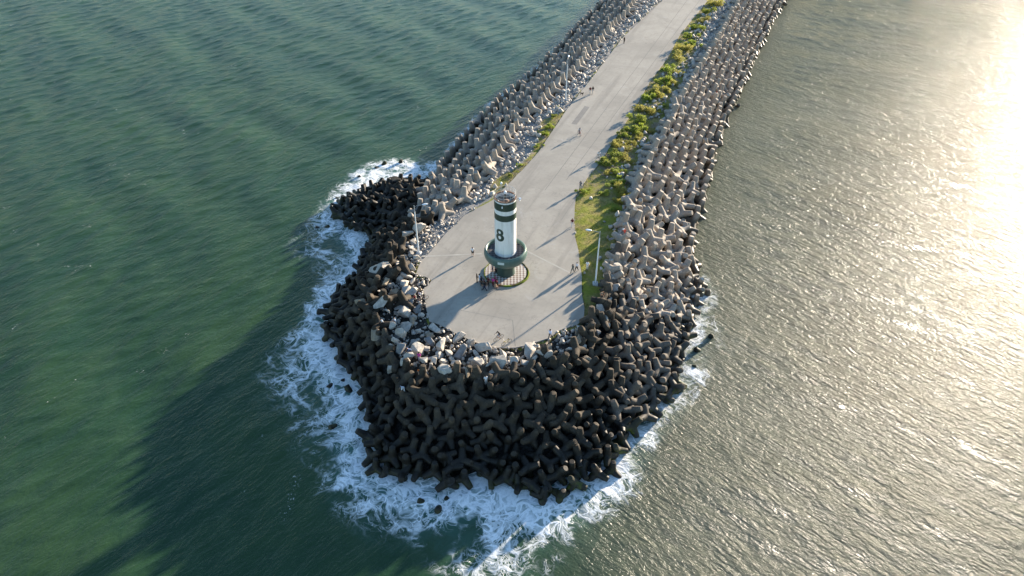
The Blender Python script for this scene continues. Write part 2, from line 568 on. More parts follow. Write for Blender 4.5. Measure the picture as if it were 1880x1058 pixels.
def merged_mesh(name, items, smooth=None):
    """items: (vertices, faces, 4x4 matrix); one mesh"""
    V, LP, LS, LT, off = [], [], [], [], 0
    nl = 0
    for v, flat, sizes, m in items:
        m = np.array(m)
        V.append(v @ m[:3, :3].T + m[:3, 3])
        LP.append(flat + off)
        LT.append(sizes)
        off += len(v)
    V, LP, LT = np.concatenate(V), np.concatenate(LP), np.concatenate(LT)
    LS = np.concatenate([[0], np.cumsum(LT)[:-1]])
    me = bpy.data.meshes.new(name)
    me.vertices.add(len(V)); me.loops.add(len(LP)); me.polygons.add(len(LT))
    me.vertices.foreach_set('co', V.astype(np.float32).ravel())
    me.loops.foreach_set('vertex_index', LP.astype(np.int32))
    me.polygons.foreach_set('loop_start', LS.astype(np.int32))
    me.update(calc_edges=True)
    me.validate()
    if smooth:
        me.shade_smooth()
        me.set_sharp_from_angle(angle=R(smooth))
    return me


def packed(me):
    v, f = arrays(me)
    return v, np.array([i for p in f for i in p]), np.array([len(p) for p in f])


def random_rot():
    q = Quaternion((random.gauss(0, 1), random.gauss(0, 1), random.gauss(0, 1), random.gauss(0, 1)))
    return q.normalized()



# ------------------------------------------------------------------ terrain
def build_ground():
    xs = np.arange(-62, 175, 0.9)
    ys = np.arange(34, FAR - 2, 0.9)
    gx, gy = np.meshgrid(xs, ys)
    P = np.stack([gx.ravel(), gy.ravel()], 1)
    near = inside(P, SHORE) | (seg_dist(P, SHORE) < 8)
    z = ground_z(P)
    pl = inside(P, PLAZA)
    z = z + np.where(pl, 0, (vnoise(P[:, 0] * 0.9, P[:, 1] * 0.9, 3) - 0.5) * 0.35)
    z = np.where(pl | (seg_dist(P, PLAZA) < 1.0), np.minimum(z, PLAZA_Z - 0.04), z)
    gr = inside(P, VERGE).astype(float)
    gl = inside(P, VERGE_L).astype(float)
    edge = np.minimum(seg_dist(P, VERGE), 3)
    grass = np.where(gr > 0, 0.5 + edge * 0.5, 0.5 - edge * 0.35)
    el = np.minimum(seg_dist(P, VERGE_L), 3)
    grass = np.maximum(grass, np.where(gl > 0, 0.5 + el * 0.5, 0.5 - el * 0.4))
    # narrow weedy strip along the rim of the road
    dp = seg_dist(P, PLAZA)
    rim = np.clip(0.75 - dp * 0.55, 0, 1) * (vnoise(P[:, 0] * 0.22, P[:, 1] * 0.22, 9) > 0.45)
    grass = np.clip(np.maximum(grass, rim), 0, 1)
    gravel = np.clip(1.0 - seg_dist(P, plan([(900, 372), (850, 400), (815, 432), (790, 462)], PLAZA_Z), False) / 6.5, 0, 1)
    gravel = np.maximum(gravel, (inside(P, INNER) & (P[:, 1] > 96)) * 0.75)
    idx = -np.ones(len(P), int)
    idx[near] = np.arange(near.sum())
    G = idx.reshape(gx.shape)
    q = np.stack([G[:-1, :-1], G[:-1, 1:], G[1:, 1:], G[1:, :-1]], -1).reshape(-1, 4)
    q = q[(q >= 0).all(1)]
    me = bpy.data.meshes.new('ground')
    me.from_pydata(np.column_stack([P[near], z[near]]).tolist(), [], q.tolist())
    ca = me.color_attributes.new('zone', 'FLOAT_COLOR', 'POINT')
    col = np.zeros((near.sum(), 4), np.float32)
    col[:, 0], col[:, 1], col[:, 3] = grass[near], gravel[near], 1
    ca.data.foreach_set('color', col.ravel())
    me.shade_smooth()
    tag(link('ground', me, ground_material()), kind='structure')


def build_pavement():
    bm = bmesh.new()
    pts = [Vector((x, y, PLAZA_Z)) for x, y in PLAZA]
    # a slightly ragged rim
    out = []
    for a, b in zip(pts, pts[1:] + pts[:1]):
        n = max(1, int((b - a).length / 1.1))
        if b.y > FAR - 5 or a.y > FAR - 5:
            n = 1
        for i in range(n):
            p = a.lerp(b, i / n)
            if i:
                p += Vector((random.uniform(-.07, .07), random.uniform(-.07, .07), 0))
            out.append(p)
    f = bm.faces.new([bm.verts.new(p) for p in out])
    if f.normal.z < 0:
        f.normal_flip()
    f.normal_update()
    ex = bmesh.ops.extrude_face_region(bm, geom=[f])
    bmesh.ops.translate(bm, vec=(0, 0, -0.28), verts=[v for v in ex['geom'] if isinstance(v, bmesh.types.BMVert)])
    bmesh.ops.triangulate(bm, faces=bm.faces[:])
    tag(from_bm('pavement', bm, pavement_material()), kind='structure')

    def strips(name, rows, col, lift):
        b2 = bmesh.new()
        for a, c, w in rows:
            A, B = at(*a), at(*c)
            strip(b2, A, B, w, PLAZA_Z + lift)
        o = from_bm(name, b2, plain(name + '_paint', col, 0.9, 0.1, var=0.3, scale=0.8))
        return tag(o, kind='structure')
    strips('pavement_pale_trench', [((775, 471), (884, 466), 0.28), ((968, 461.5), (1046, 501), 0.3)], (0.40, 0.375, 0.325), 0.006)
    strips('pavement_joint', [((941, 588), (946, 636), 0.07), ((1000, 350), (1262, 0), 0.10), ((1040, 330), (1285, 0), 0.09),
                              ((1030, 405), (1080, 330), 0.06), ((846, 570), (941, 588), 0.04)], (0.20, 0.19, 0.172), 0.004)
    strips('pavement_dark_patch', [((1054, 228), (1078, 196), 1.15)], (0.235, 0.222, 0.20), 0.008)
    # low kerb along the rounded end of the plaza
    kb = bmesh.new()
    rim = [at(x, y, PLAZA_Z + 0.05) for x, y in [(865, 625.6), (890, 634.6), (913, 638.6), (930, 639), (947, 638.6), (969, 633.6), (1006, 621.6), (1022, 610)]]
    tube(kb, rim, 0.10, 6)
    tag(from_bm('kerb', kb, plain('kerb_concrete', (0.30, 0.28, 0.25), 0.9)), kind='structure')


# -------------------------------------------------------------------- water
def build_water():
    def axis(lo, hi, step, far):
        mid = np.arange(lo, hi, step)
        out, s, a = [], step, hi
        while a < far:
            out.append(a); s *= 1.16; a += s
        neg, s, a = [], step, lo - step
        while a > -far:
            neg.append(a); s *= 1.16; a -= s
        return np.concatenate([neg[::-1], mid, out])
    xs, ys = axis(-176, 176, 0.52, 4000), axis(26, 232, 0.52, 4000)
    gx, gy = np.meshgrid(xs, ys)
    P = np.stack([gx.ravel(), gy.ravel()], 1)
    X, Y = P[:, 0], P[:, 1]
    core = (X > -180) & (X < 180) & (Y > 23) & (Y < 235)
    dw = np.full(len(P), 500.0)
    sg = np.zeros(len(P), bool)
    dw[core] = seg_dist(P[core], SHORE)
    sg[core] = inside(P[core], SHORE)
    dw = np.where(sg, 0, dw)
    # which side of the breakwater: sea or river
    ax = np.interp(Y, [0, 45, 62, 85, 130, 200, 330, 4000], [16, 12, 10, 12, 22, 44, 85, 1200])
    river = 1 / (1 + np.exp(-(X - ax - (vnoise(X * .06, Y * .06, 5) - .5) * 16) / 5.0))
    calm = np.clip(dw / 12, 0.25, 1)
    fade = np.exp(-np.maximum(0, np.maximum(np.abs(X) - 174, np.maximum(24 - Y, Y - 232))) / 25.0)
    g = np.random.default_rng(4)
    z = np.zeros(len(P))
    wob = (vnoise(X * .03, Y * .03, 1) - .5) * 8 + (vnoise(X * .08, Y * .08, 2) - .5) * 1.5 * (1 - river)
    for lam, ang, amp, side in [(20, 34, .085, 0), (13, 47, .05, 0), (9.5, 20, .03, 0), (27, 28, .06, 0), (23, 62, .045, 1), (14, 50, .02, 1), (9, 74, .01, 1)]:
        k_ = 2 * PI / lam
        d = X * math.cos(R(ang)) + Y * math.sin(R(ang)) + wob
        env = 0.45 + 1.1 * vnoise(X * .03 + lam, Y * .03, int(lam))
        w = (1 - river) if side == 0 else river
        z += amp * w * env * np.sin(k_ * d + g.uniform(0, 6.28))
    swell = z.copy()
    for i in range(60):
        lam = g.uniform(1.5, 5.0)
        la, ra = g.normal(-42, 22), g.normal(52, 22)
        ph = g.uniform(0, 6.28)
        amp = 0.0024 * lam
        for a, w in ((la, 1 - river), (ra, river)):
            z += amp * w * (1 - .4 * river) * np.sin(2 * PI / lam * (X * math.cos(R(a)) + Y * math.sin(R(a)) + wob * 0.25) + ph)
    z = z * calm * fade
    # foam cover
    fi = np.zeros(len(P), bool)
    fi[core] = inside(P[core], FOAM)
    df = np.full(len(P), 500.0)
    df[core] = seg_dist(P[core], FOAM)
    u = np.where(fi, df / (df + dw + 0.3), 0)
    foam = np.where(fi, 0.12 + 0.32 * u + 0.36 * np.clip(1 - dw / 4.5, 0, 1), np.where(df < 2.5, 0.10 * (1 - df / 2.5), 0))
    thin = np.clip(1 - dw / 1.6, 0, 1) * (0.42 - 0.3 * river) * (vnoise(X * .25, Y * .25, 8) > .3 + .25 * river)
    foam = np.maximum(foam, np.where(dw < 1.6, thin, 0))
    # the south east flank carries less foam than the sea side
    flank = np.clip((X - 3) / 20, 0, 1)
    foam *= (1 - 0.58 * flank) * (1 - 0.3 * np.clip((Y - 88) / 14, 0, 1))
    # surge of broken water piled against the blocks
    z += foam * (vnoise(X * .7, Y * .7, 12) - .3) * 0.5 * (dw > 0)
    cap = (1 - river) ** 2 * (vnoise(X * .5, Y * .5, 22) > .90) * (vnoise(X * .07, Y * .07, 23) > .55)
    n, m = gx.shape
    I = np.arange(n * m).reshape(n, m)
    q = np.stack([I[:-1, :-1], I[:-1, 1:], I[1:, 1:], I[1:, :-1]], -1).reshape(-1)
    me = bpy.data.meshes.new('water')
    me.vertices.add(n * m); me.loops.add(len(q)); me.polygons.add(len(q) // 4)
    me.vertices.foreach_set('co', np.column_stack([X, Y, z]).astype(np.float32).ravel())
    me.loops.foreach_set('vertex_index', q.astype(np.int32))
    me.polygons.foreach_set('loop_start', np.arange(0, len(q), 4).astype(np.int32))
    me.update(calc_edges=True)
    for nm, arr in (('foam', foam), ('river', river), ('cap', cap)):
        a = me.attributes.new(nm, 'FLOAT', 'POINT')
        a.data.foreach_set('value', arr.astype(np.float32))
    me.shade_smooth()
    tag(link('water', me, water_material()), kind='structure')


# ---------------------------------------------------------------- tetrapods
LEG, RB, RT = 1.86, 0.68, 0.415        # leg length from the centre, radius at root and end
AX = [Vector((0, 0, 1))] + [Vector((math.sqrt(8) / 3 * math.cos(a), math.sqrt(8) / 3 * math.sin(a), -1 / 3)) for a in (0, 2 * PI / 3, 4 * PI / 3)]


def tetrapod_mesh(name, seg=24, mids=(0.10, 0.25, 0.55), jit=0.0):
    bm = bmesh.new()
    k_ = (RB - RT) / LEG
    for i, a in enumerate(AX):
        o = [x for j, x in enumerate(AX) if j != i]
        u = (o[0] - a * o[0].dot(a)).normalized()
        w = a.cross(u)
        rings = []
        fr = [0.0] + list(mids) + [0.95]
        for t in fr + [1.0]:
            ring = []
            for s in range(seg):
                ph = 2 * PI * s / seg
                e = u * math.cos(ph) + w * math.sin(ph)
                c = max(e.dot((x - a * x.dot(a)).normalized()) for x in o)
                s0 = 0.7071 * c * RB / (1 + 0.7071 * c * k_)
                d = s0 + (LEG - s0) * t
                r_ = RB - k_ * d
                if t == 1.0:
                    r_ -= 0.07
                ring.append(bm.verts.new(a * d + e * r_))
            rings.append(ring)
        for p, q in zip(rings, rings[1:]):
            for s in range(seg):
                bm.faces.new((p[s], p[(s + 1) % seg], q[(s + 1) % seg], q[s]))
        bm.faces.new(rings[-1])
    bmesh.ops.remove_doubles(bm, verts=bm.verts, dist=0.02)
    inn = [v for v in bm.verts if v.co.length < 1.15]
    for _ in range(2):
        bmesh.ops.smooth_vert(bm, verts=inn, factor=0.5, use_axis_x=True, use_axis_y=True, use_axis_z=True)
    if jit:
        for v in bm.verts:
            v.co *= 1 + random.uniform(-jit, jit)
    bmesh.ops.recalc_face_normals(bm, faces=bm.faces[:])
    me = bpy.data.meshes.new(name)
    bm.to_mesh(me)
    bm.free()
    me.shade_smooth()
    me.set_sharp_from_angle(angle=R(38))
    return me


def tet_rot(up, spin, tilt=(0, 0)):
    q = Quaternion((0, 0, 1), spin)
    t = Euler((tilt[0], tilt[1], 0)).to_quaternion()
    return t @ q if up else t @ Quaternion((1, 0, 0), PI) @ q


def pose_word(q):
    ups = sorted([(q @ a).z for a in AX], reverse=True)
    if ups[0] > 0.93:
        return 'standing with one leg straight up'
    if ups[3] < -0.93:
        return 'upside down with three legs raised'
    if ups[1] > 0.3:
        return 'lying with two legs raised'
    if ups[0] > 0.75:
        return 'leaning with one leg raised'
    return 'tipped on its side'


def edge_x(poly, y):
    p = sorted([(b, a) for a, b in poly])
    return float(np.interp(y, [a for a, _ in p], [b for _, b in p]))


def build_tetrapods():
    spots = []                                  # x, y, z, quaternion, scale, zone
    L_in = [il_far] + inner_left
    L_out = [wl_far] + wl_left + plan([(786, 330), (772, 360), (764, 400)], 1.0)
    R_in = inner_right + [ir_far]
    R_out = wl_right + [wr_far]
    yl0, yr0 = at(0, 395)[1], at(0, 462)[1]

    def rows(inn, out, n, y0, side, lean):
        for r_ in range(n):
            f = (r_ + 0.28) / n
            y = y0 + random.uniform(0, .6) + (r_ % 2) * 1.4
            while y < 262:
                xi, xo = edge_x(inn, y), edge_x(out, y)
                x = xi + (xo - xi) * f
                d = Vector((edge_x(inn, y + 3) - xi, 3.0)).normalized()
                dep = max(0, 1 - (y - y0) / 26)
                wild = 0.20 + 0.34 * dep
                jx, jy = random.gauss(0, .13 + .35 * dep), random.gauss(0, .13 + .3 * dep)
                along = math.atan2(d.y, d.x)
                q = tet_rot(True, along + (-PI / 2 if side < 0 else PI + .5) + random.gauss(0, wild * 1.5),
                            (random.gauss(0, wild * .6), lean + random.gauss(0, wild * .6)))
                if random.random() < 0.12 + 0.35 * dep:
                    q = random_rot()
                spots.append([x + jx, y + jy, None, q, random.uniform(1.0, 1.1), 'arm' if side > 0 else 'arm_left'])
                y += (2.7 - .3 * dep + 0.3 * random.random()) * max(d.y, .5)
    rows(L_in, L_out, 5, yl0, -1, -0.16)
    rows(R_in, R_out, 7, yr0, 1, 0.30)
    n_arm = len(spots)
    # the jumbled heap at the head, thrown in at random
    lpoly = [il_far] + inner_left + [tuple(p) for p in L_out[::-1]]
    tip = []
    P0 = np.column_stack([RNG.uniform(-36, 36, 60000), RNG.uniform(44, 118, 60000)])
    ok = inside(P0, SHORE) & ~inside(P0, INNER)
    P0 = P0[ok]
    lo = inside(P0, lpoly) & (P0[:, 1] > yl0 - 0.5)
    ro = (P0[:, 0] > 8) & (P0[:, 1] > yr0 - 0.8)
    P0 = P0[~(lo | ro)]
    sw, si = seg_dist(P0, SHORE), seg_dist(P0, INNER)
    for (x, y), w_, i_ in zip(P0, sw, si):
        if w_ < 0.7 or i_ < 0.25:
            continue
        if all((x - a) ** 2 + (y - b) ** 2 > 1.37 ** 2 for a, b in tip):
            tip.append((x, y))
    for x, y in tip:
        r_ = random.random()
        if r_ < 0.42:
            q = tet_rot(True, random.uniform(0, 6.3), (random.gauss(0, .3), random.gauss(0, .3)))
        elif r_ < .55:
            q = tet_rot(False, random.uniform(0, 6.3), (random.gauss(0, .3), random.gauss(0, .3)))
        else:
            q = random_rot()
        spots.append([x, y, None, q, random.uniform(.76, .92), 'tip'])
    # strays lying in the surf
    for px, py in [(621, 776), (613, 697), (644, 719), (592, 415), (628, 361), (584, 573), (1308, 612), (1287, 640), (786, 921),
                   (1002, 928), (652, 326), (700, 303), (1262, 668), (733, 298), (690, 452), (1352, 193), (1300, 539), (806, 925)]:
        p = at(px, py, 0.2)
        spots.append([p.x, p.y, -0.7, random_rot(), random.uniform(.75, .9), 'surf'])
    # extra blocks mixed in with the boulders
    for px, py in [(741, 498), (722, 512), (716, 488), (724, 470), (737, 463), (760, 415), (778, 402), (703, 555), (716, 560), (742, 560),
                   (1030, 668), (1056, 648), (1074, 622), (1086, 590), (1117, 520), (1124, 500), (1118, 540), (1111, 580),
                   (836, 690), (880, 697), (745, 690), (1000, 655), (1130, 484)]:
        p = at(px, py, PLAZA_Z)
        spots.append([p.x, p.y, None, tet_rot(True, random.uniform(0, 6), (random.gauss(0, .3), random.gauss(0, .3))), .95, 'tip'])
    zz = ground_z([(s[0], s[1]) for s in spots])
    for s, z in zip(spots, zz):
        if s[2] is None:
            ups = min((s[3] @ a).z for a in AX)
            s[2] = float(z) + (0.72 if ups > -0.6 else 0.92) * s[4] + random.uniform(-.15, .3) + (0.35 if s[5] == 'tip' else 0)
    cam = Vector((0, 0, CAM_Z))
    fwd = Vector((0, math.cos(TILT), -math.sin(TILT)))

    def depth(s):
        return (Vector(s[:3]) - cam).dot(fwd)
    order = sorted(spots, key=lambda s: depth(s) if abs(s[0]) / depth(s) < .74 else 1e6)
    near, rest = order[:300], order[300:]
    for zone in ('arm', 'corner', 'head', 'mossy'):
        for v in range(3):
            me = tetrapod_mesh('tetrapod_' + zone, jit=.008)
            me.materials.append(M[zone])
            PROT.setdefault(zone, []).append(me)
    ctr = at(930, 540)
    used = {}

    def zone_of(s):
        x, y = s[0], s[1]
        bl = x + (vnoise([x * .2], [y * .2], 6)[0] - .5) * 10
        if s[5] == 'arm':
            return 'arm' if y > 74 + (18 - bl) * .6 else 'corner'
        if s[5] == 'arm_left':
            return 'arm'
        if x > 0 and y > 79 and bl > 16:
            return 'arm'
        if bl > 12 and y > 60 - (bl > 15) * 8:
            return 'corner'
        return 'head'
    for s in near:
        x, y = s[0], s[1]
        dw = seg_dist([(x, y)], SHORE)[0]
        ang = math.degrees(math.atan2(y - ctr.y, x - ctr.x))      # 0 = east
        mt = zone_of(s)
        if s[5] == 'surf' or (dw < 1.7 and x > 7 and y < 60 and random.random() < .7):
            mt = 'mossy' if s[5] != 'surf' else 'head'
        o = bpy.data.objects.new('tetrapod', random.choice(PROT[mt]))
        C.objects.link(o)
        o.location = s[:3]
        o.rotation_mode = 'QUATERNION'
        o.rotation_quaternion = s[3]
        o.scale = (s[4],) * 3
        # words
        side = ('on the left flank of the breakwater head' if abs(ang) > 150 else
                'on the lower left curve of the breakwater head' if ang < -118 else
                'at the foot of the breakwater head, straight below the tower' if ang < -72 else
                'on the lower right curve of the breakwater head' if ang < -32 else
                'on the right flank near the lamp post' if ang < 22 else
                'where the right-hand arm leaves the head' if x > 0 else
                'where the left-hand arm meets the dark heap' if s[5] == 'arm_left' else 'in the dark spur that juts into the surf on the left')
        if s[5] == 'surf':
            ring = 'alone in the surf'
        else:
            ring = ('at the waterline' if dw < 1.7 else 'near the water' if dw < 4 else
                    'beside the pale boulders' if seg_dist([(x, y)], INNER)[0] < 2.2 else
                    'low on the slope' if dw < 6.5 else 'in mid slope' if dw < 9.5 else 'high on the slope')
        tone = {'arm': 'tan', 'corner': 'grey', 'head': 'dark', 'mossy': 'green-stained'}[mt]
        tag(o, f'{tone} tetrapod {pose_word(s[3]).replace("standing with one leg straight up", "with one leg upright").replace("upside down with three legs raised", "with three legs raised").replace("lying with ", "with ").replace("leaning with one leg raised", "leaning over").replace("tipped on its side", "tipped over")} {ring} {SHORT[side]}',
            'tetrapod', 'concrete tetrapods of the breakwater')
    lowm = tetrapod_mesh('tetrapod_low', 18, (0.12, 0.4))
    pk = packed(lowm)
    items = [(*pk, Matrix.LocRotScale(Vector(s[:3]), s[3], Vector((s[4],) * 3))) for s in rest]
    me = merged_mesh('tetrapod_armour', items, 38)
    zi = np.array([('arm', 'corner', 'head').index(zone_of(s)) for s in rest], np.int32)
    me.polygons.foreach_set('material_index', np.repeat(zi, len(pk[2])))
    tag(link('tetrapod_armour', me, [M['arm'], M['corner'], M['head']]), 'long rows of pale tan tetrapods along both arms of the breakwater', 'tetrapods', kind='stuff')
    print('TETRAPODS', len(spots), 'arm', n_arm, 'tip', len(tip), 'near max depth', depth(near[-1]))
    return spots


PROT = {}
SHORT = {'on the left flank of the breakwater head': 'on the left flank', 'on the lower left curve of the breakwater head': 'on the lower left curve',
         'at the foot of the breakwater head, straight below the tower': 'straight below the tower', 'on the lower right curve of the breakwater head': 'on the lower right curve',
         'on the right flank near the lamp post': 'on the right flank', 'where the right-hand arm leaves the head': 'at the right arm root',
         'where the left-hand arm meets the dark heap': 'at the left arm root', 'in the dark spur that juts into the surf on the left': 'on the dark spur'}


# ----------------------------------------------------------------- boulders
def rock_mesh(name, n, sc, seed, detail=True):
    rr = random.Random(seed)
    bm = bmesh.new()
    for _ in range(n):
        v = Vector((rr.gauss(0, 1), rr.gauss(0, 1), rr.gauss(0, 1))).normalized()
        bm.verts.new(Vector((v.x * sc[0], v.y * sc[1], v.z * sc[2])) * rr.uniform(.86, 1.08))
    h = bmesh.ops.convex_hull(bm, input=bm.verts[:])
    bmesh.ops.delete(bm, geom=[v for v in bm.verts if not v.link_faces], context='VERTS')
    if detail:
        bmesh.ops.dissolve_limit(bm, angle_limit=R(16), verts=bm.verts[:], edges=bm.edges[:])
        bmesh.ops.bevel(bm, geom=bm.edges[:], offset=0.05, segments=1, affect='EDGES')
        bmesh.ops.triangulate(bm, faces=bm.faces[:])
        bmesh.ops.subdivide_edges(bm, edges=[e for e in bm.edges if e.calc_length() > .3], cuts=1)
        bmesh.ops.triangulate(bm, faces=bm.faces[:])
        for v in bm.verts:
            v.co *= 1 + rr.uniform(-.025, .025)
    bmesh.ops.recalc_face_normals(bm, faces=bm.faces[:])
    me = bpy.data.meshes.new(name)
    bm.to_mesh(me)
    bm.free()
    return me


BOULDERS = [(745, 508, 20), (745, 524, 20), (739, 474, 17), (754, 467, 12), (752, 458, 17), (765, 476, 15), (755, 494, 16), (736, 551, 18), (743, 538, 24),
            (757, 540, 20), (740, 580, 27), (757, 585, 16), (762, 594, 22), (774, 581, 12), (746, 604, 23), (798, 606, 22), (790, 617, 16), (789, 629, 20),
            (812, 637, 27), (766, 645, 26), (790, 655, 22), (823, 648, 17), (845, 625, 26), (846, 650, 28), (866, 634, 20), (890, 643, 32), (924, 655, 23),
            (949, 657, 21), (971, 648, 32), (872, 650, 14), (892, 660, 14), (905, 660, 13), (877, 669, 25), (894, 677, 17), (918, 674, 27), (943, 673, 22),
            (862, 662, 10), (735, 650, 23), (695, 612, 28), (697, 501, 30), (771, 428, 22), (749, 437, 18), (784, 442, 17), (720, 672, 22), (814, 666, 20),
            (818, 688, 28), (858, 690, 20), (778, 668, 18), (664, 551, 24), (709, 527, 18), (711, 496, 16), (723, 536, 17), (703, 568, 26), (757, 560, 20),
            (726, 547, 16), (1058, 632, 24), (1103, 572, 20), (1127, 533, 25), (1138, 553, 22), (1119, 552, 16), (1105, 587, 22), (1131, 494, 18),
            (1141, 519, 19), (1102, 501, 9), (1073, 502, 6), (1077, 657, 17), (1088, 600, 14), (1116, 434, 8), (1132, 400, 11), (1124, 478, 11), (1121, 447, 9),
            (985, 642, 15), (998, 640, 12), (993, 657, 18), (1008, 660, 20), (1022, 625, 10), (830, 662, 15), (805, 652, 15), (800, 672, 16), (752, 662, 18),
            (838, 676, 16), (905, 690, 15), (965, 676, 18), (982, 668, 14), (738, 622, 20), (722, 606, 16), (727, 590, 18), (715, 578, 15), (770, 610, 16),
            (780, 640, 15), (742, 668, 18), (728, 634, 15), (716, 640, 16), (733, 566, 15), (718, 523, 14), (731, 487, 15), (758, 446, 14), (764, 462, 11),
            (1146, 500, 16), (1152, 515, 15), (1120, 515, 14), (1112, 598, 15), (1096, 612, 14), (1080, 622, 14), (1070, 640, 14), (1046, 650, 15), (1030, 636, 12)]


def build_boulders():
    protos = []
    for i in range(14):
        sc = (1, random.uniform(.6, .95), random.uniform(.5, .8))
        protos.append(rock_mesh('boulder', random.choice((9, 10, 11, 13)), sc, 100 + i))
    mats = {}
    for key in ('boulder', 'boulder_tan', 'boulder_dark'):
        mats[key] = []
        for p in protos:
            q = p.copy()
            q.materials.append(M[key])
            mats[key].append(q)
    sp = [(at(x, y, PLAZA_Z), w) for x, y, w in BOULDERS]
    # smaller ones filling the band between plaza and tetrapods
    P0 = np.column_stack([RNG.uniform(-24, 22, 5000), RNG.uniform(58, 100, 5000)])
    P0 = P0[inside(P0, INNER) & ~inside(P0, PLAZA) & ~inside(P0, VERGE)]
    dp, di = seg_dist(P0, PLAZA), seg_dist(P0, INNER)
    taken = [(p.x, p.y, px_size(w, p) / 2) for p, w in sp]
    extra = 0
    for (x, y), a, b in zip(P0, dp, di):
        r_ = random.uniform(.3, .75)
        if a < r_ + .1 or extra > 110:
            continue
        if x > 2 and y > 81 and b > 1.2 or x < -8 and y > 86 and a < 3.2:
            continue
        if all(math.hypot(x - c, y - d) > (r_ + e) * .8 for c, d, e in taken):
            taken.append((x, y, r_))
            extra += 1
            p = Vector((x, y, PLAZA_Z - .4))
            sp.append((p, r_ * 2 * FPX / (p - Vector((0, 0, CAM_Z))).length))
    zs = ground_z([(p.x, p.y) for p, _ in sp])
    for i, ((p, w), z) in enumerate(zip(sp, zs)):
        r_ = px_size(w, p) / 2
        big = 'large' if w >= 22 else 'medium' if w >= 15 else 'small'
        key = 'boulder'
        u = random.random()
        if u < .12 or (1070 < w):
            key = 'boulder_tan'
        elif u < .24:
            key = 'boulder_dark'
        if i < len(BOULDERS) and BOULDERS[i][:2] in ((1077, 657), (723, 536), (858, 690)):
            key = 'boulder_tan'
        k_ = random.randrange(14)
        o = bpy.data.objects.new('boulder', mats[key][k_])
        C.objects.link(o)
        o.location = (p.x, p.y, z + r_ * .38 + (0.15 + (1.0 if inside([(p.x, p.y)], INNER)[0] < 1 or seg_dist([(p.x, p.y)], INNER)[0] < 1.6 else 0) if i < len(BOULDERS) else 0))
        o.rotation_euler = (random.gauss(0, .25), random.gauss(0, .25), random.uniform(0, 6.28))
        o.scale = (r_ * (1.42 if i < len(BOULDERS) else 1.25),) * 3
        ctr = at(930, 540)
        ang = math.degrees(math.atan2(p.y - ctr.y, p.x - ctr.x))
        side = ('left of the plaza above the broken rim' if ang > 150 or ang > 90 else 'left of the plaza' if ang < -158 else
                'below the left rim of the plaza' if ang < -122 else 'below the rounded end of the plaza' if ang < -68 else
                'below the right rim of the plaza' if ang < -30 else 'right of the lamp post' if ang < 5 else 'on the right verge')
        dpl = seg_dist([(p.x, p.y)], PLAZA)[0]
        ring = 'against the kerb' if dpl < 1.3 else 'mid band' if dpl < 3.4 else 'among the tetrapods'
        col = {'boulder': 'pale', 'boulder_tan': 'tan', 'boulder_dark': 'grey'}[key]
        sh = ('slab-like', 'wedge-shaped', 'blocky', 'rounded')[k_ % 4]
        tag(o, f'{big} {col} boulder {ring} {side}', 'boulder', 'boulders around the plaza')
    print('BOULDERS', len(sp))


def build_rubble():
    protos = [packed(rock_mesh('stone', n, (1, .8, .62), 300 + n, False)) for n in (9, 11, 12, 14, 16)]
    P0 = np.column_stack([RNG.uniform(-26, 120, 60000), RNG.uniform(84, 240, 60000)])
    P0 = P0[inside(P0, INNER) & ~inside(P0, PLAZA)]
    v, vl = inside(P0, VERGE), inside(P0, VERGE_L)
    dp, di = seg_dist(P0, PLAZA), seg_dist(P0, INNER)
    dv = seg_dist(P0, VERGE)
    z = ground_z(P0)
    items = []
    nz = vnoise(P0[:, 0] * .35, P0[:, 1] * .35, 31)
    for i, (x, y) in enumerate(P0):
        left = x < edge_x(road_left[:8], y)
        if not left and not v[i] and dp[i] < 1.6:
            continue
        dens = 0.95
        if v[i]:
            dens = 0.10 if dv[i] < 1.6 and nz[i] > .5 else 0.015
            if y > 112 and nz[i] > .42:
                dens = .45 if dv[i] < 2.6 else .16
            if x < edge_x(road_right[-12:], y) + 1.5:
                dens = 0
        if vl[i]:
            dens = 0.06
        if left and dp[i] < 0.9:
            dens *= .25
        if left and y < 108:
            dens *= 1.0 if dp[i] < 5 else .7
        if random.random() > dens:
            continue
        r_ = min(.85, .17 + random.expovariate(4.6)) * (0.55 if (left and y < 106) else 1.0)
        m = Matrix.LocRotScale(Vector((x, y, z[i] + r_ * .3)), random_rot(), Vector((r_,) * 3))
        items.append((*random.choice(protos), m))
    # chips between the boulders of the head
    Q = np.column_stack([RNG.uniform(-26, 24, 14000), RNG.uniform(56, 100, 14000)])
    Q = Q[inside(Q, INNER) & ~inside(Q, PLAZA) & ~inside(Q, VERGE)]
    zq = ground_z(Q)
    for (x, y), z_ in zip(Q, zq):
        if random.random() < .55:
            r_ = min(.5, .10 + random.expovariate(8))
            items.append((*random.choice(protos), Matrix.LocRotScale(Vector((x, y, z_ + r_ * .3)), random_rot(), Vector((r_,) * 3))))
    me = merged_mesh('rubble', items)
    tag(link('rubble', me, M['rubble']), 'loose grey rubble and gravel beside the road and among the boulders', 'rubble', kind='stuff')
    print('RUBBLE', len(items))


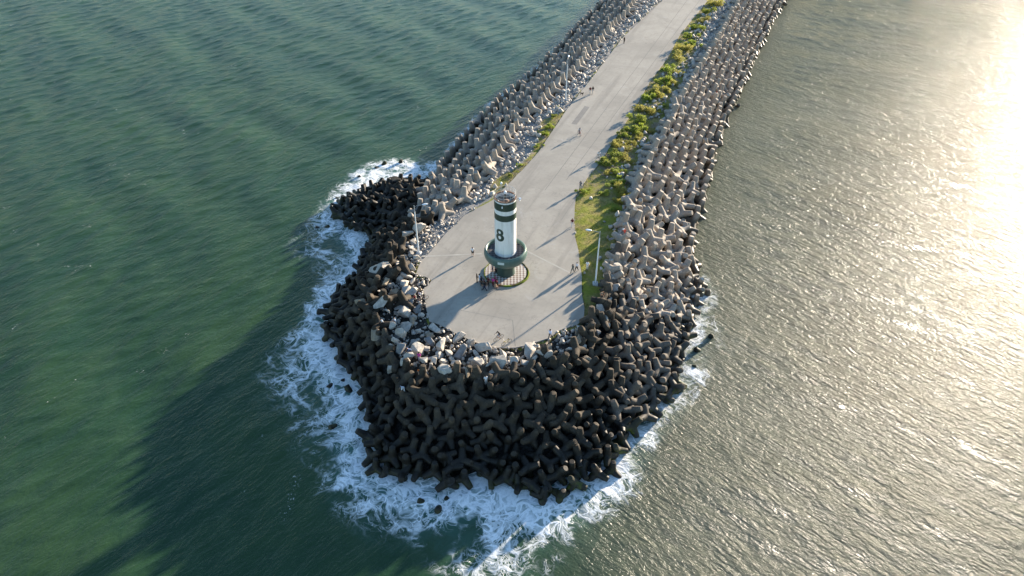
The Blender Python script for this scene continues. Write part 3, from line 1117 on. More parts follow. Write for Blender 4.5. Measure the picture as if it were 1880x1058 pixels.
# --------------------------------------------------------------- vegetation
def leaf_material(name, a, b):
    k = Nodes(name, 0.6, 0.25)
    rnd = k.n('ShaderNodeObjectInfo').outputs['Random']
    c = k.mix(k.step(k.noise(2.2, 3, 0.6, k.pos()), 0.35, 0.65), a, b)
    c = k.mix(k.math('MULTIPLY', rnd, 0.45), c, (0.16, 0.135, 0.04))
    k.color(c)
    tr = k.n('ShaderNodeBsdfTranslucent')
    k.l(c, tr.inputs['Color'])
    mx = k.n('ShaderNodeMixShader')
    mx.inputs[0].default_value = 0.5
    k.l(k.b.outputs[0], mx.inputs[1])
    k.l(tr.outputs[0], mx.inputs[2])
    k.l(mx.outputs[0], k.t.nodes['Material Output'].inputs['Surface'])
    return k.mat


def foliage_mesh(seed, n=1200):
    rr = random.Random(seed)
    lobes = [(Vector((rr.gauss(0, .42), rr.gauss(0, .42), rr.uniform(.25, .72))), rr.uniform(.22, .46)) for _ in range(rr.randint(6, 9))]
    V, F = [], []
    for _ in range(n):
        c, r_ = rr.choice(lobes)
        d = Vector((rr.gauss(0, 1), rr.gauss(0, 1), rr.gauss(0, 1))).normalized()
        p = c + d * r_ * rr.uniform(.45, 1.08) * (1 + .22 * math.sin(7 * d.x + seed) * math.cos(6 * d.y))
        if p.z < 0.02:
            p.z = rr.uniform(.02, .2)
        q = Quaternion((rr.gauss(0, 1), rr.gauss(0, 1), rr.gauss(0, 1), rr.gauss(0, 1))).normalized()
        s_, w_ = rr.uniform(.06, .12), rr.uniform(.03, .055)
        b = len(V)
        V += [p + q @ Vector(v) for v in ((-s_, 0, 0), (0, -w_, .012), (s_, 0, 0), (0, w_, .012))]
        F.append((b, b + 1, b + 2, b + 3))
    me = bpy.data.meshes.new('foliage')
    me.from_pydata(V, [], F)
    return me, lobes


SHRUBS = [(1075, 352, 1.5), (1066, 351, .8), (1140, 348, 2.6), (1128, 336, 2.0), (1143, 332, 2.4), (1120, 303, 2.4), (1136, 314, 2.2), (1149, 294, 2.3), (1125, 285, 2.6),
          (1141, 270, 2.6), (1128, 268, 2.0), (1160, 240, 2.8), (1147, 250, 2.4), (1173, 222, 2.6), (1184, 203, 2.8), (1196, 241, 1.8), (1184, 236, 2.0), (1193, 184, 3.0),
          (1208, 176, 2.8), (1203, 168, 2.6), (1218, 150, 3.2), (1230, 132, 3.2), (1246, 134, 2.4), (1242, 106, 3.2), (1257, 92, 3.0), (1268, 84, 2.6),
          (1263, 70, 2.8), (1276, 54, 3.0), (1289, 38, 3.0), (1298, 24, 3.0), (1310, 8, 3.0), (1322, 4, 2.4), (1224, 165, 2.2), (1235, 150, 2.2), (1114, 318, 1.8),
          (1110, 352, 1.6), (1137, 368, 1.6), (1128, 384, 1.3), (1146, 358, 1.5), (1155, 262, 1.8), (1170, 252, 1.8), (1212, 196, 1.8), (1104, 300, 1.2), (1200, 205, 2.0),
          (1006, 232, 1.6), (998, 248, 1.4), (1015, 214, 1.3), (986, 270, 1.2), (1028, 198, 1.0), (955, 303, 1.0), (935, 322, 1.0), (1120, 455, .9), (1108, 515, .9)]


def build_vegetation():
    lf = [leaf_material('shrub_leaf', (0.36, 0.41, 0.06), (0.22, 0.30, 0.045)), leaf_material('dry_leaf', (0.48, 0.43, 0.11), (0.33, 0.33, 0.07))]
    bark = plain('shrub_stem', (0.10, 0.07, 0.045), 0.9)
    protos = []
    for i in range(6):
        me, lobes = foliage_mesh(50 + i)
        me.materials.append(lf[i % 3 == 2])
        bm = bmesh.new()
        for c, r_ in lobes[:5]:
            tube(bm, [(0, 0, -.08), (c.x * .4, c.y * .4, c.z * .5), tuple(c)], [.035, .025, .01], 5)
        st = bpy.data.meshes.new('stem')
        bm.to_mesh(st); bm.free()
        st.materials.append(bark)
        protos.append((me, st))
    zs = ground_z([tuple(at(x, y)[:2]) for x, y, _ in SHRUBS])
    for i, ((x, y, w), z) in enumerate(zip(SHRUBS, zs)):
        p = at(x, y)
        k_ = random.randrange(6)
        o = empty('shrub', (p.x, p.y, z), random.uniform(0, 6.28))
        o.scale = (w * random.uniform(.6, .85), w * random.uniform(.6, .85), w * random.uniform(.34, .55))
        f = bpy.data.objects.new('foliage', protos[k_][0]); C.objects.link(f); f.parent = o
        t = bpy.data.objects.new('stem', protos[k_][1]); C.objects.link(t); t.parent = o
        where = ('at the corner where the grass meets the plaza' if i < 2 else 'on the left verge of the road' if x < 1040 else
                 'close to the grass lawn' if y > 340 else 'halfway along the right verge' if y > 230 else
                 'along the right edge of the road further out' if y > 120 else 'on the far right verge near the top')
        tag(o, f'{"small" if w < 1.4 else "spreading" if w > 2.6 else "mid-sized"} {"yellowish" if k_ % 3 == 2 else "green"} shrub {where}', 'shrub', 'shrubs on the road verges')
    # short grass: thin blades on the verges
    V, F = [], []
    P0 = np.column_stack([RNG.uniform(-20, 70, 230000), RNG.uniform(70, 232, 230000)])
    keep = inside(P0, VERGE) | inside(P0, VERGE_L)
    P0 = P0[keep]
    nz = vnoise(P0[:, 0] * .3, P0[:, 1] * .3, 41)
    z = ground_z(P0)
    for (x, y), n_, z_ in zip(P0, nz, z):
        if random.random() > (n_ * 1.1):
            continue
        a, h, w_ = random.uniform(0, 6.28), random.uniform(.08, .34) * (.5 + n_), random.uniform(.02, .05)
        lx, ly = random.gauss(0, .1), random.gauss(0, .1)
        b = len(V)
        V += [(x - w_ * math.cos(a), y - w_ * math.sin(a), z_ - .05), (x + w_ * math.cos(a), y + w_ * math.sin(a), z_ - .05), (x + lx, y + ly, z_ + h)]
        F.append((b, b + 1, b + 2))
    me = bpy.data.meshes.new('grass')
    me.from_pydata(V, [], F)
    tag(link('grass', me, leaf_material('grass_blade', (0.19, 0.215, 0.032), (0.25, 0.21, 0.075))), 'rough green and straw coloured grass on the verges', 'grass', kind='stuff')


# --------------------------------------------------------------- lighthouse
def build_lighthouse():
    p = at(928.5, 501)
    root = empty('lighthouse', p)
    tag(root, 'white lighthouse with dark green bands, an 8 on its shaft and a green bowl below', 'lighthouse')
    k = Nodes('white_tower_paint', 0.55, 0.35)
    o = k.obj()
    st = k.noise(1.1, 5, 0.65, k.mapping(o, 0, (3.0, 3.0, 0.25)))
    c = k.mix(k.step(st, 0.42, 0.75, 0, .7), (0.80, 0.785, 0.745), (0.56, 0.53, 0.46))
    sep = k.n('ShaderNodeSeparateXYZ'); k.l(o, sep.inputs[0])
    joint = k.n('ShaderNodeMath', operation='PINGPONG', i_1=0.6); k.l(sep.outputs[2], joint.inputs[0])
    c = k.mix(k.step(joint.outputs[0], 0.0, 0.025, 0.16, 0.0), c, (0.45, 0.45, 0.45))
    k.color(c)
    white = k.mat
    k = Nodes('dark_green_paint', 0.4, 0.5)
    o = k.obj()
    k.color(k.mix(k.step(k.noise(2.5, 5, 0.65, k.mapping(o, 0, (1, 1, .4))), .35, .75), (0.022, 0.045, 0.032), (0.045, 0.07, 0.05)))
    green = k.mat
    k = Nodes('green_bowl_paint', 0.35, 0.5)
    o = k.obj()
    c = k.mix(k.step(k.noise(1.2, 5, 0.65, k.mapping(o, 0, (1, 1, .5))), .35, .75), (0.055, 0.103, 0.088), (0.085, 0.137, 0.118))
    k.color(k.mix(k.step(k.noise(3.0, 5, .7, o), .58, .78, 0, .4), c, (0.22, 0.24, 0.2)))
    bowlm = k.mat

    def checker(name, a, b, scale, dirt):
        k = Nodes(name, 0.7, 0.3)
        o = k.obj()
        ch = k.n('ShaderNodeTexChecker'); ch.inputs['Scale'].default_value = scale
        k.l(k.mapping(o, R(45), (1, 1, 1), (0, 0, .31)), ch.inputs['Vector'])
        c = k.mix(ch.outputs['Fac'], a, b)
        k.color(k.mix(k.step(k.noise(.8, 4, .6, o), .4, .75, 0, .5), c, dirt))
        return k.mat
    tiles = checker('apron_tiles', (0.62, 0.58, 0.52), (0.17, 0.11, 0.09), 2.9, (0.36, 0.29, 0.22))
    gtiles = checker('gallery_tiles', (0.12, 0.11, 0.115), (0.035, 0.04, 0.05), 2.6, (0.09, 0.08, 0.08))
    rust = plain('rusty_steel', (0.19, 0.115, 0.08), 0.8, var=.5)
    deck = plain('roof_screed', (0.20, 0.18, 0.155), 0.9, var=.4, scale=2)
    steel = plain('painted_steel', (0.55, 0.54, 0.50), 0.5)
    dark = plain('dark_steel', (0.05, 0.055, 0.05), 0.5)
    lamp = plain('white_lamp_housing', (0.78, 0.79, 0.80), 0.3, .5, var=.05)

    bm = lathe(bmesh.new(), [(3.16, 0.0), (3.16, 0.16), (1.0, 0.19)], 72, cap=False)
    from_bm('apron', bm, tiles, root, 30)
    # planted ring round the apron, wider on the sunny side
    bm = bmesh.new()
    rr = random.Random(5)
    ra = []
    for j, (f, h) in enumerate([(0, .02), (.25, .16), (.7, .2), (1, .0)]):
        ring = []
        for i in range(72):
            a = 2 * PI * i / 72
            wd = 0.16 + .30 * max(0, math.cos(a + .5)) + rr.uniform(0, .05)
            ring.append(bm.verts.new(((3.17 + wd * f) * math.cos(a), (3.17 + wd * f) * math.sin(a), h + (rr.uniform(-.03, .06) if 0 < j < 3 else 0))))
        ra.append(ring)
    for a, b in zip(ra, ra[1:]):
        for i in range(72):
            bm.faces.new((a[i], a[(i + 1) % 72], b[(i + 1) % 72], b[i]))
    k = Nodes('planted_ring_turf', 0.9, .1)
    k.color(k.mix(k.step(k.noise(.6, 3, .6, k.obj()), .38, .55), (0.085, 0.06, 0.035), (0.12, 0.15, 0.02)))
    from_bm('planted_ring', bm, k.mat, root, 60)
    bm = lathe(bmesh.new(), [(1.45, 0.17), (1.38, .35), (1.32, 1.2), (1.36, 2.15)], 48, cap=False)
    from_bm('pedestal', bm, plain('pedestal_green_paint', (0.036, 0.062, 0.048), .5, .4, var=.35, scale=1.5), root, 40)
    prof = [(1.36, 2.12), (1.75, 2.24), (2.35, 2.52), (2.85, 2.93), (3.12, 3.4), (3.22, 3.85), (3.2, 4.2), (3.1, 4.48), (2.98, 4.62), (2.86, 4.64), (2.78, 4.56), (2.74, 4.3), (2.74, 3.9)]
    from_bm('bowl', lathe(bmesh.new(), prof, 72, cap=False), bowlm, root, 35)
    from_bm('gallery_floor', lathe(bmesh.new(), [(2.745, 3.92), (2.745, 4.02), (1.5, 4.04)], 64, cap=False), gtiles, root, 30)
    from_bm('shaft', lathe(bmesh.new(), [(1.62, 4.03), (1.62, 4.2), (1.55, 4.26), (1.55, 13.4), (1.43, 13.42), (1.43, 12.78)], 64, cap=False), white, root, 35)
    from_bm('parapet_cap', lathe(bmesh.new(), [(1.575, 13.30), (1.60, 13.34), (1.60, 13.46), (1.40, 13.46), (1.40, 13.30)], 64, cap=False), rust, root, 35)
    from_bm('roof', lathe(bmesh.new(), [(1.435, 12.76), (1.435, 12.80), (.05, 12.84)], 48), deck, root, 30)
    for lo, hi in ((10.2, 11.2), (11.9, 13.05)):
        from_bm('band', lathe(bmesh.new(), [(1.552, lo), (1.566, lo), (1.566, hi), (1.552, hi)], 64, cap=False), green, root, 30)
    # the figure 8, painted round the shaft
    bm = bmesh.new()

    def wrap(u, z, r_):
        a = -PI / 2 + u / 1.55
        return (r_ * math.cos(a), r_ * math.sin(a), z)

    def annulus(cz, ow, oh, iw, ih, r_):
        n = 40
        a_, b_, c_, d_ = [], [], [], []
        for i in range(n):
            t = 2 * PI * i / n
            su, sz = math.cos(t), math.sin(t)
            a_.append(bm.verts.new(wrap(U0 + su * ow, cz + sz * oh, r_)))
            b_.append(bm.verts.new(wrap(U0 + su * iw, cz + sz * ih, r_)))
            c_.append(bm.verts.new(wrap(U0 + su * ow, cz + sz * oh, 1.54)))
            d_.append(bm.verts.new(wrap(U0 + su * iw, cz + sz * ih, 1.54)))
        for i in range(n):
            j = (i + 1) % n
            bm.faces.new((a_[i], a_[j], b_[j], b_[i]))
            bm.faces.new((c_[i], c_[j], a_[j], a_[i]))
            bm.faces.new((b_[i], b_[j], d_[j], d_[i]))
    U0 = -0.86
    annulus(8.30, .58, .56, .20, .24, 1.572)
    annulus(7.42, .68, .66, .25, .29, 1.576)
    from_bm('number', bm, green, root)
    bm = box(bmesh.new(), (-.42, -1.55, 12.62), (.17, .10, .30), None, .02)
    from_bm('wall_light', bm, lamp, root)
    # plaque on the rim of the bowl
    bm = bmesh.new()
    row = []
    for i in range(7):
        a = -PI / 2 - .36 + .30 * i / 6
        row.append([bm.verts.new(((r_) * math.cos(a), (r_) * math.sin(a), z_)) for r_, z_ in ((3.245, 3.86), (3.215, 4.24), (3.18, 4.24), (3.20, 3.86))])
    for a, b in zip(row, row[1:]):
        for j in range(4):
            bm.faces.new((a[j], b[j], b[(j + 1) % 4], a[(j + 1) % 4]))
    bm.faces.new(row[0]); bm.faces.new(row[-1][::-1])
    from_bm('plaque', bm, plain('plaque_stone', (0.45, 0.52, 0.50), .5), root)
    bm = bmesh.new()
    for z_ in (13.85, 14.35):
        ring_tube(bm, (0, 0, z_), 1.47, .022, 40, sub=6)
    for i in range(10):
        a = 2 * PI * i / 10 + .2
        tube(bm, [(1.47 * math.cos(a), 1.47 * math.sin(a), 13.4), (1.47 * math.cos(a), 1.47 * math.sin(a), 14.36)], .024, 6)
    from_bm('railing', bm, steel, root, 40)
    bm = lathe(bmesh.new(), [(.30, 12.82), (.30, 12.9), (.12, 12.95), (.10, 13.9), (.16, 13.92), (.16, 13.96)], 20)
    mast = from_bm('mast', bm, dark, root, 40)
    bm = lathe(bmesh.new(), [(.13, 13.96), (.19, 14.0), (.19, 14.28), (.13, 14.36), (.03, 14.4)], 20)
    from_bm('lantern', bm, lamp, mast, 50)
    bm = lathe(bmesh.new(), [(.60, 12.82), (.58, 13.0), (.46, 13.22), (.25, 13.36), (.04, 13.4)], 28, c=(.15, -.68, 0))
    hatch = from_bm('hatch', bm, rust, root, 50)
    bm = box(bmesh.new(), (.36, -.95, 13.2), (.28, .18, .10), Euler((.6, 0, .3)), .02)
    from_bm('hatch_lid', bm, plain('hatch_lid_paint', (.62, .55, .45), .6), hatch)
    bm = tube(bmesh.new(), [(.55, .95, 12.8), (.55, .95, 14.5)], [.025, .012], 6)
    from_bm('antenna', bm, dark, root)
    bm = tube(bmesh.new(), [(-.55, 1.2, 12.8), (-.55, 1.2, 14.75)], .025, 6)
    pole = from_bm('beacon_pole', bm, steel, root)
    bm = lathe(bmesh.new(), [(.05, 14.72), (.14, 14.78), (.14, 15.02), (.06, 15.1)], 16, c=(-.55, 1.2, 0))
    from_bm('beacon', bm, lamp, pole, 50)
    bm = box(bmesh.new(), (-1.02, -.62, 13.02), (.22, .2, .42), Euler((0, .3, .4)), .03)
    from_bm('equipment_box', bm, lamp, root)
    e = at(952.5, 364.5, PLAZA_Z + 13.7) - p
    bm = tube(bmesh.new(), [(-.2, -1.2, 13.02), (.45, -1.36, 13.45), (.85, -1.28, 13.5), tuple(e)], [.035, .035, .03, .025], 8)
    arm = from_bm('floodlight_arm', bm, dark, root, 50)
    bm = box(bmesh.new(), (e.x + .14, e.y, e.z - .02), (.36, .26, .2), Euler((.35, .15, .2)), .04)
    fl = from_bm('floodlight', bm, lamp, arm)
    bm = tube(bmesh.new(), [(e.x + .1, e.y - .06, e.z - .1), (e.x + .16, e.y - .2, e.z - .28)], [.06, .085], 10)
    from_bm('floodlight_lens', bm, lamp, fl, 40)


def build_lamp_post(base, height, arm_dir, label, zb):
    root = empty('lamp_post', (base[0], base[1], zb))
    tag(root, label, 'lamp post', 'lamp posts along the breakwater')
    wht = M.setdefault('post', plain('post_white_paint', (0.66, 0.69, 0.70), .45, .4, var=.1, scale=1.5))
    gal = M.setdefault('galv', plain('galvanised_steel', (0.27, 0.29, 0.30), .45, .5, var=.15))
    con = M.setdefault('footing', plain('footing_concrete', (0.50, 0.51, 0.51), .9))
    bm = box(bmesh.new(), (0, 0, .16), (.75, .75, .5), None, .05)
    bs = from_bm('base', bm, con, root)
    bm = bmesh.new()
    for sx in (-.16, .16):
        for sy in (-.16, .16):
            tube(bm, [(sx, sy, .4), (sx, sy, .5)], .03, 6)
    box(bm, (0, 0, .425), (.46, .46, .03))
    from_bm('flange', bm, gal, bs)
    h1 = height * .88
    bm = tube(bmesh.new(), [(0, 0, .42), (0, 0, h1 * .5), (0, 0, h1)], [.125, .10, .08], 12)
    from_bm('pole', bm, wht, root, 40)
    bm = tube(bmesh.new(), [(0, 0, h1 - .05), (0, 0, height)], [.062, .055], 10)
    from_bm('pole_tip', bm, gal, root, 40)
    d = Vector((math.cos(arm_dir), math.sin(arm_dir), 0))
    bm = tube(bmesh.new(), [Vector((0, 0, height - .22)), Vector((0, 0, height - .1)) + d * .5, Vector((0, 0, height + .06)) + d * 1.3], [.04, .036, .03], 8)
    ar = from_bm('arm', bm, gal, root, 50)
    c = Vector((0, 0, height + .06)) + d * 1.62
    q = Euler((0, -.08, arm_dir))
    bm = bmesh.new()
    bmesh.ops.create_uvsphere(bm, u_segments=16, v_segments=8, radius=1, matrix=Matrix.Translation(c) @ q.to_matrix().to_4x4() @ Matrix.Diagonal((.46, .19, .11, 1)))
    hd = from_bm('lamp_head', bm, plain('lamp_head_paint', (.72, .76, .80), .3, .5, var=.05), ar, 60)
    bm = bmesh.new()
    bmesh.ops.create_uvsphere(bm, u_segments=16, v_segments=8, radius=1, matrix=Matrix.Translation(c + Vector((0, 0, -.05)) + d * .05) @ q.to_matrix().to_4x4() @ Matrix.Diagonal((.30, .15, .10, 1)))
    from_bm('lamp_glass', bm, plain('lamp_glass', (.5, .52, .52), .15, .5, var=.05), hd, 60)


# ------------------------------------------------------------------- people
def skeleton(pose):
    J = dict(pelvis=(0, 0, .93), spine=(0, 0, 1.11), chest=(0, .0, 1.31), neck=(0, 0, 1.47), head=(0, -.02, 1.58), crown=(0, -.005, 1.68))
    for s, n in ((-1, 'l'), (1, 'r')):
        J.update({'sh' + n: (s * .165, 0, 1.39), 'el' + n: (s * .215, .03, 1.12), 'wr' + n: (s * .215, -.05, .88), 'pa' + n: (s * .21, -.075, .81),
                  'hip' + n: (s * .09, 0, .90), 'kn' + n: (s * .10, -.02, .49), 'an' + n: (s * .105, .03, .09), 'to' + n: (s * .12, -.13, .035)})
    if pose == 'walk':
        J.update(knl=(-.09, -.20, .52), anl=(-.09, -.27, .10), tol=(-.10, -.43, .06), knr=(.09, .07, .49), anr=(.09, .32, .16), tor=(.10, .22, .04),
                 ell=(-.22, .13, 1.14), wrl=(-.20, .12, .89), pal=(-.20, .11, .82), elr=(.22, -.09, 1.13), wrr=(.19, -.25, .93), par=(.18, -.29, .87))
    elif pose == 'stand_wide':
        J.update(anl=(-.17, .03, .09), tol=(-.22, -.12, .035), knl=(-.14, -.03, .49), ell=(-.30, .06, 1.15), wrl=(-.17, -.13, 1.02), pal=(-.11, -.17, 1.0),
                 elr=(.27, -.03, 1.16), wrr=(.17, -.22, 1.25), par=(.13, -.26, 1.30))
    elif pose == 'sit':
        for k_ in ('pelvis', 'spine', 'chest', 'neck', 'head', 'crown', 'shl', 'shr', 'ell', 'elr', 'hipl', 'hipr'):
            x, y, z = J[k_]
            J[k_] = (x, y - (z - .9) * .22, z - .48)
        J.update(knl=(-.13, -.42, .50), anl=(-.12, -.40, .10), tol=(-.14, -.56, .04), knr=(.14, -.42, .52), anr=(.13, -.30, .10), tor=(.15, -.46, .04),
                 wrl=(-.16, -.34, .60), pal=(-.14, -.40, .57), wrr=(.16, -.34, .61), par=(.14, -.40, .58))
    elif pose == 'bend':
        for k_ in ('spine', 'chest', 'neck', 'head', 'crown', 'shl', 'shr'):
            x, y, z = J[k_]
            h = z - .93
            J[k_] = (x, -h * .72, .88 + h * .62)
        J.update(pelvis=(0, .08, .86), hipl=(-.09, .08, .83), hipr=(.09, .08, .83), knl=(-.12, -.14, .50), knr=(.12, -.02, .47), anl=(-.13, -.08, .09), tol=(-.15, -.24, .04),
                 anr=(.13, .14, .09), tor=(.15, -.01, .04), ell=(-.24, -.42, .93), wrl=(-.20, -.53, .72), pal=(-.19, -.56, .66), elr=(.24, -.40, .92), wrr=(.2, -.5, .70), par=(.19, -.53, .64))
    elif pose == 'ride':
        for k_ in ('spine', 'chest', 'neck', 'head', 'crown', 'shl', 'shr'):
            x, y, z = J[k_]
            h = z - .93
            J[k_] = (x, .17 - h * .46, 1.0 + h * .86)
        J.update(pelvis=(0, .19, 1.0), hipl=(-.09, .17, .97), hipr=(.09, .17, .97), knl=(-.10, -.19, .78), anl=(-.10, -.05, .42), tol=(-.11, -.19, .36),
                 knr=(.10, -.10, .60), anr=(.10, .06, .22), tor=(.11, -.08, .16), ell=(-.27, -.15, 1.17), wrl=(-.25, -.36, 1.06), pal=(-.25, -.42, 1.05),
                 elr=(.27, -.15, 1.17), wrr=(.25, -.36, 1.06), par=(.25, -.42, 1.05))
    return J


RAD = dict(pelvis=.135, spine=.12, chest=.14, neck=.058, head=.098, crown=.07, sh=.066, el=.045, wr=.03, pa=.036, hip=.088, kn=.06, an=.043, to=.036)
BONES = [('pelvis', 'spine', 'torso'), ('spine', 'chest', 'torso'), ('chest', 'neck', 'neck'), ('neck', 'head', 'head'), ('head', 'crown', 'head')]
for n_ in 'lr':
    BONES += [('chest', 'sh' + n_, 'torso'), ('sh' + n_, 'el' + n_, 'upper'), ('el' + n_, 'wr' + n_, 'fore'), ('wr' + n_, 'pa' + n_, 'hand'),
              ('pelvis', 'hip' + n_, 'hips'), ('hip' + n_, 'kn' + n_, 'thigh'), ('kn' + n_, 'an' + n_, 'shin'), ('an' + n_, 'to' + n_, 'foot')]


def skin_mesh(name, verts, edges, radii, root, levels=1):
    me = bpy.data.meshes.new(name)
    me.from_pydata([tuple(v) for v in verts], edges, [])
    o = bpy.data.objects.new(name, me)
    C.objects.link(o)
    o.modifiers.new('skin', 'SKIN').use_smooth_shade = True
    if not me.skin_vertices:
        bpy.context.view_layer.objects.active = o
    sv = me.skin_vertices[0].data
    for i, r_ in enumerate(radii):
        sv[i].radius = (r_, r_) if not isinstance(r_, tuple) else r_
        sv[i].use_root = i == root
    sub = o.modifiers.new('sub', 'SUBSURF')
    sub.levels = sub.render_levels = levels
    dg = bpy.context.evaluated_depsgraph_get()
    res = bpy.data.meshes.new_from_object(o.evaluated_get(dg))
    bpy.data.objects.remove(o)
    bpy.data.meshes.remove(me)
    res.name = name
    return res


def body_meshes(pose):
    J = skeleton(pose)
    names = list(J)
    idx = {k_: i for i, k_ in enumerate(names)}
    verts = [Vector(J[k_]) for k_ in names]
    rad = [RAD[k_] if k_ in RAD else RAD[k_[:-1]] for k_ in names]
    rad[idx['pelvis']] = (.15, .105); rad[idx['spine']] = (.13, .10); rad[idx['chest']] = (.15, .11)
    edges = [(idx[a], idx[b]) for a, b, _ in BONES]
    segs = [(Vector(J[a]), Vector(J[b]), c) for a, b, c in BONES]
    for n_ in 'lr':                       # five fingers each
        w, p = Vector(J['wr' + n_]), Vector(J['pa' + n_])
        d = (p - w).normalized()
        side = d.cross(Vector((0, 1, 0.3))).normalized()
        out = side.cross(d).normalized()
        for f, (off, ln) in enumerate(((-.027, .062), (-.009, .075), (.009, .07), (.027, .055))):
            a = p + d * .03 + out * off
            b = a + d * ln * .6 + side * .004
            c = b + (d * .8 + side * (.5 if n_ == 'l' else -.5)) * ln * .5
            i0 = len(verts)
            verts += [a, b, c]
            rad += [.012, .0095, .008]
            edges += [(idx['pa' + n_], i0), (i0, i0 + 1), (i0 + 1, i0 + 2)]
        t1 = p - d * .02 - out * .045
        t2 = t1 + d * .045 - out * .012
        i0 = len(verts)
        verts += [t1, t2]
        rad += [.012, .009]
        edges += [(idx['pa' + n_], i0), (i0, i0 + 1)]
    hd = Vector(J['head'])
    up = (Vector(J['crown']) - Vector(J['neck'])).normalized()
    fw = Vector((0, -1, 0)); fw = (fw - up * fw.dot(up)).normalized()
    rt = fw.cross(up)
    i0 = len(verts)                        # nose, chin and ears grow out of the head
    verts += [hd + fw * .105 - up * .01, hd + fw * .085 - up * .075, hd + rt * .10, hd - rt * .10]
    rad += [.016, .035, .018, .018]
    edges += [(idx['head'], i0 + j) for j in range(4)]
    me = skin_mesh('body', verts, edges, rad, idx['pelvis'])
    v, f = arrays(me)
    cen = [sum((Vector(v[i]) for i in p), Vector()) / len(p) for p in f]

    def lab(c):
        best, w = 9, 'hand'
        for a, b, l_ in segs:
            t = max(0, min(1, (c - a).dot(b - a) / max((b - a).length_squared, 1e-9)))
            dd = (c - a - (b - a) * t).length
            if dd < best:
                best, w, tt = dd, l_, t
        return w, tt
    labs = [lab(c) for c in cen]
    nrm = [Vector(x.normal) for x in me.vertices]

    def garment(name, cond, off):
        keep = [p for p, l_, c in zip(f, labs, cen) if cond(l_[0], l_[1], c)]
        ids = sorted({i for p in keep for i in p})
        mp = {i: j for j, i in enumerate(ids)}
        g = bpy.data.meshes.new(name)
        g.from_pydata([Vector(v[i]) + nrm[i] * off for i in ids], [], [tuple(mp[i] for i in p) for p in keep])
        g.shade_smooth()
        return g
    out = dict(body=me)
    out['shirt'] = garment('shirt', lambda l_, t, c: l_ in ('torso', 'neck') and not (l_ == 'neck' and t > .7) or l_ == 'upper', .016)
    out['long_shirt'] = garment('shirt', lambda l_, t, c: l_ in ('torso', 'upper', 'fore') or l_ == 'neck' and t < .7, .016)
    out['trousers'] = garment('trousers', lambda l_, t, c: l_ in ('hips', 'thigh', 'shin') and not (l_ == 'shin' and t > .93), .013)
    out['shorts'] = garment('shorts', lambda l_, t, c: l_ in ('hips', 'thigh') and not (l_ == 'thigh' and t > .88), .02)
    out['shoe'] = garment('shoes', lambda l_, t, c: l_ == 'foot' or l_ == 'shin' and t > .93, .012)
    out['hair'] = garment('hair', lambda l_, t, c: l_ == 'head' and ((c - hd).dot(up) > .035 or (c - hd).dot(fw) < -.005 and (c - hd).dot(up) > -.05), .018)
    bm = bmesh.new()
    for s_ in (-1, 1):
        ball(bm, hd + fw * .088 + rt * .033 * s_ + up * .018, .014, 1)
    box(bm, hd + fw * .098 - up * .048, (.045, .012, .01))
    e = bpy.data.meshes.new('face')
    bm.to_mesh(e); bm.free()
    out['face'] = e
    return out


BODY = {}
COL = {}


def cloth(c):
    key = tuple(c)
    if key not in COL:
        COL[key] = plain('fabric_%d' % len(COL), c, .85, .1, var=.12, scale=14)
    return COL[key]


SKIN = [(0.45, 0.27, 0.18), (0.33, 0.19, 0.12), (0.22, 0.12, 0.075)]


def person(pos, pose, face, shirt, legs, label, shorts=False, hair=(.02, .015, .012), skin=0, size=1.0, long=False, group=None):
    if pose not in BODY:
        BODY[pose] = body_meshes(pose)
    B = BODY[pose]

    def put(name, me, col, parent=None):
        me = me if me.users == 0 or col is None else me.copy()
        me.materials.clear()
        me.materials.append(cloth(col))
        o = bpy.data.objects.new(name, me)
        C.objects.link(o)
        o.parent = parent
        return o
    b = put('person', B['body'], SKIN[skin])
    b.location = pos
    b.rotation_euler = (0, 0, face)
    b.scale = (size,) * 3
    tag(b, label, 'person', group)
    put('shirt', B['long_shirt' if long else 'shirt'], shirt, b)
    put('shorts' if shorts else 'trousers', B['shorts' if shorts else 'trousers'], legs, b)
    put('footwear', B['shoe'], (.35, .34, .33) if shorts else (.06, .055, .05), b)
    put('hair', B['hair'], hair, b)
    put('face', B['face'], (.03, .02, .02), b)
    return b


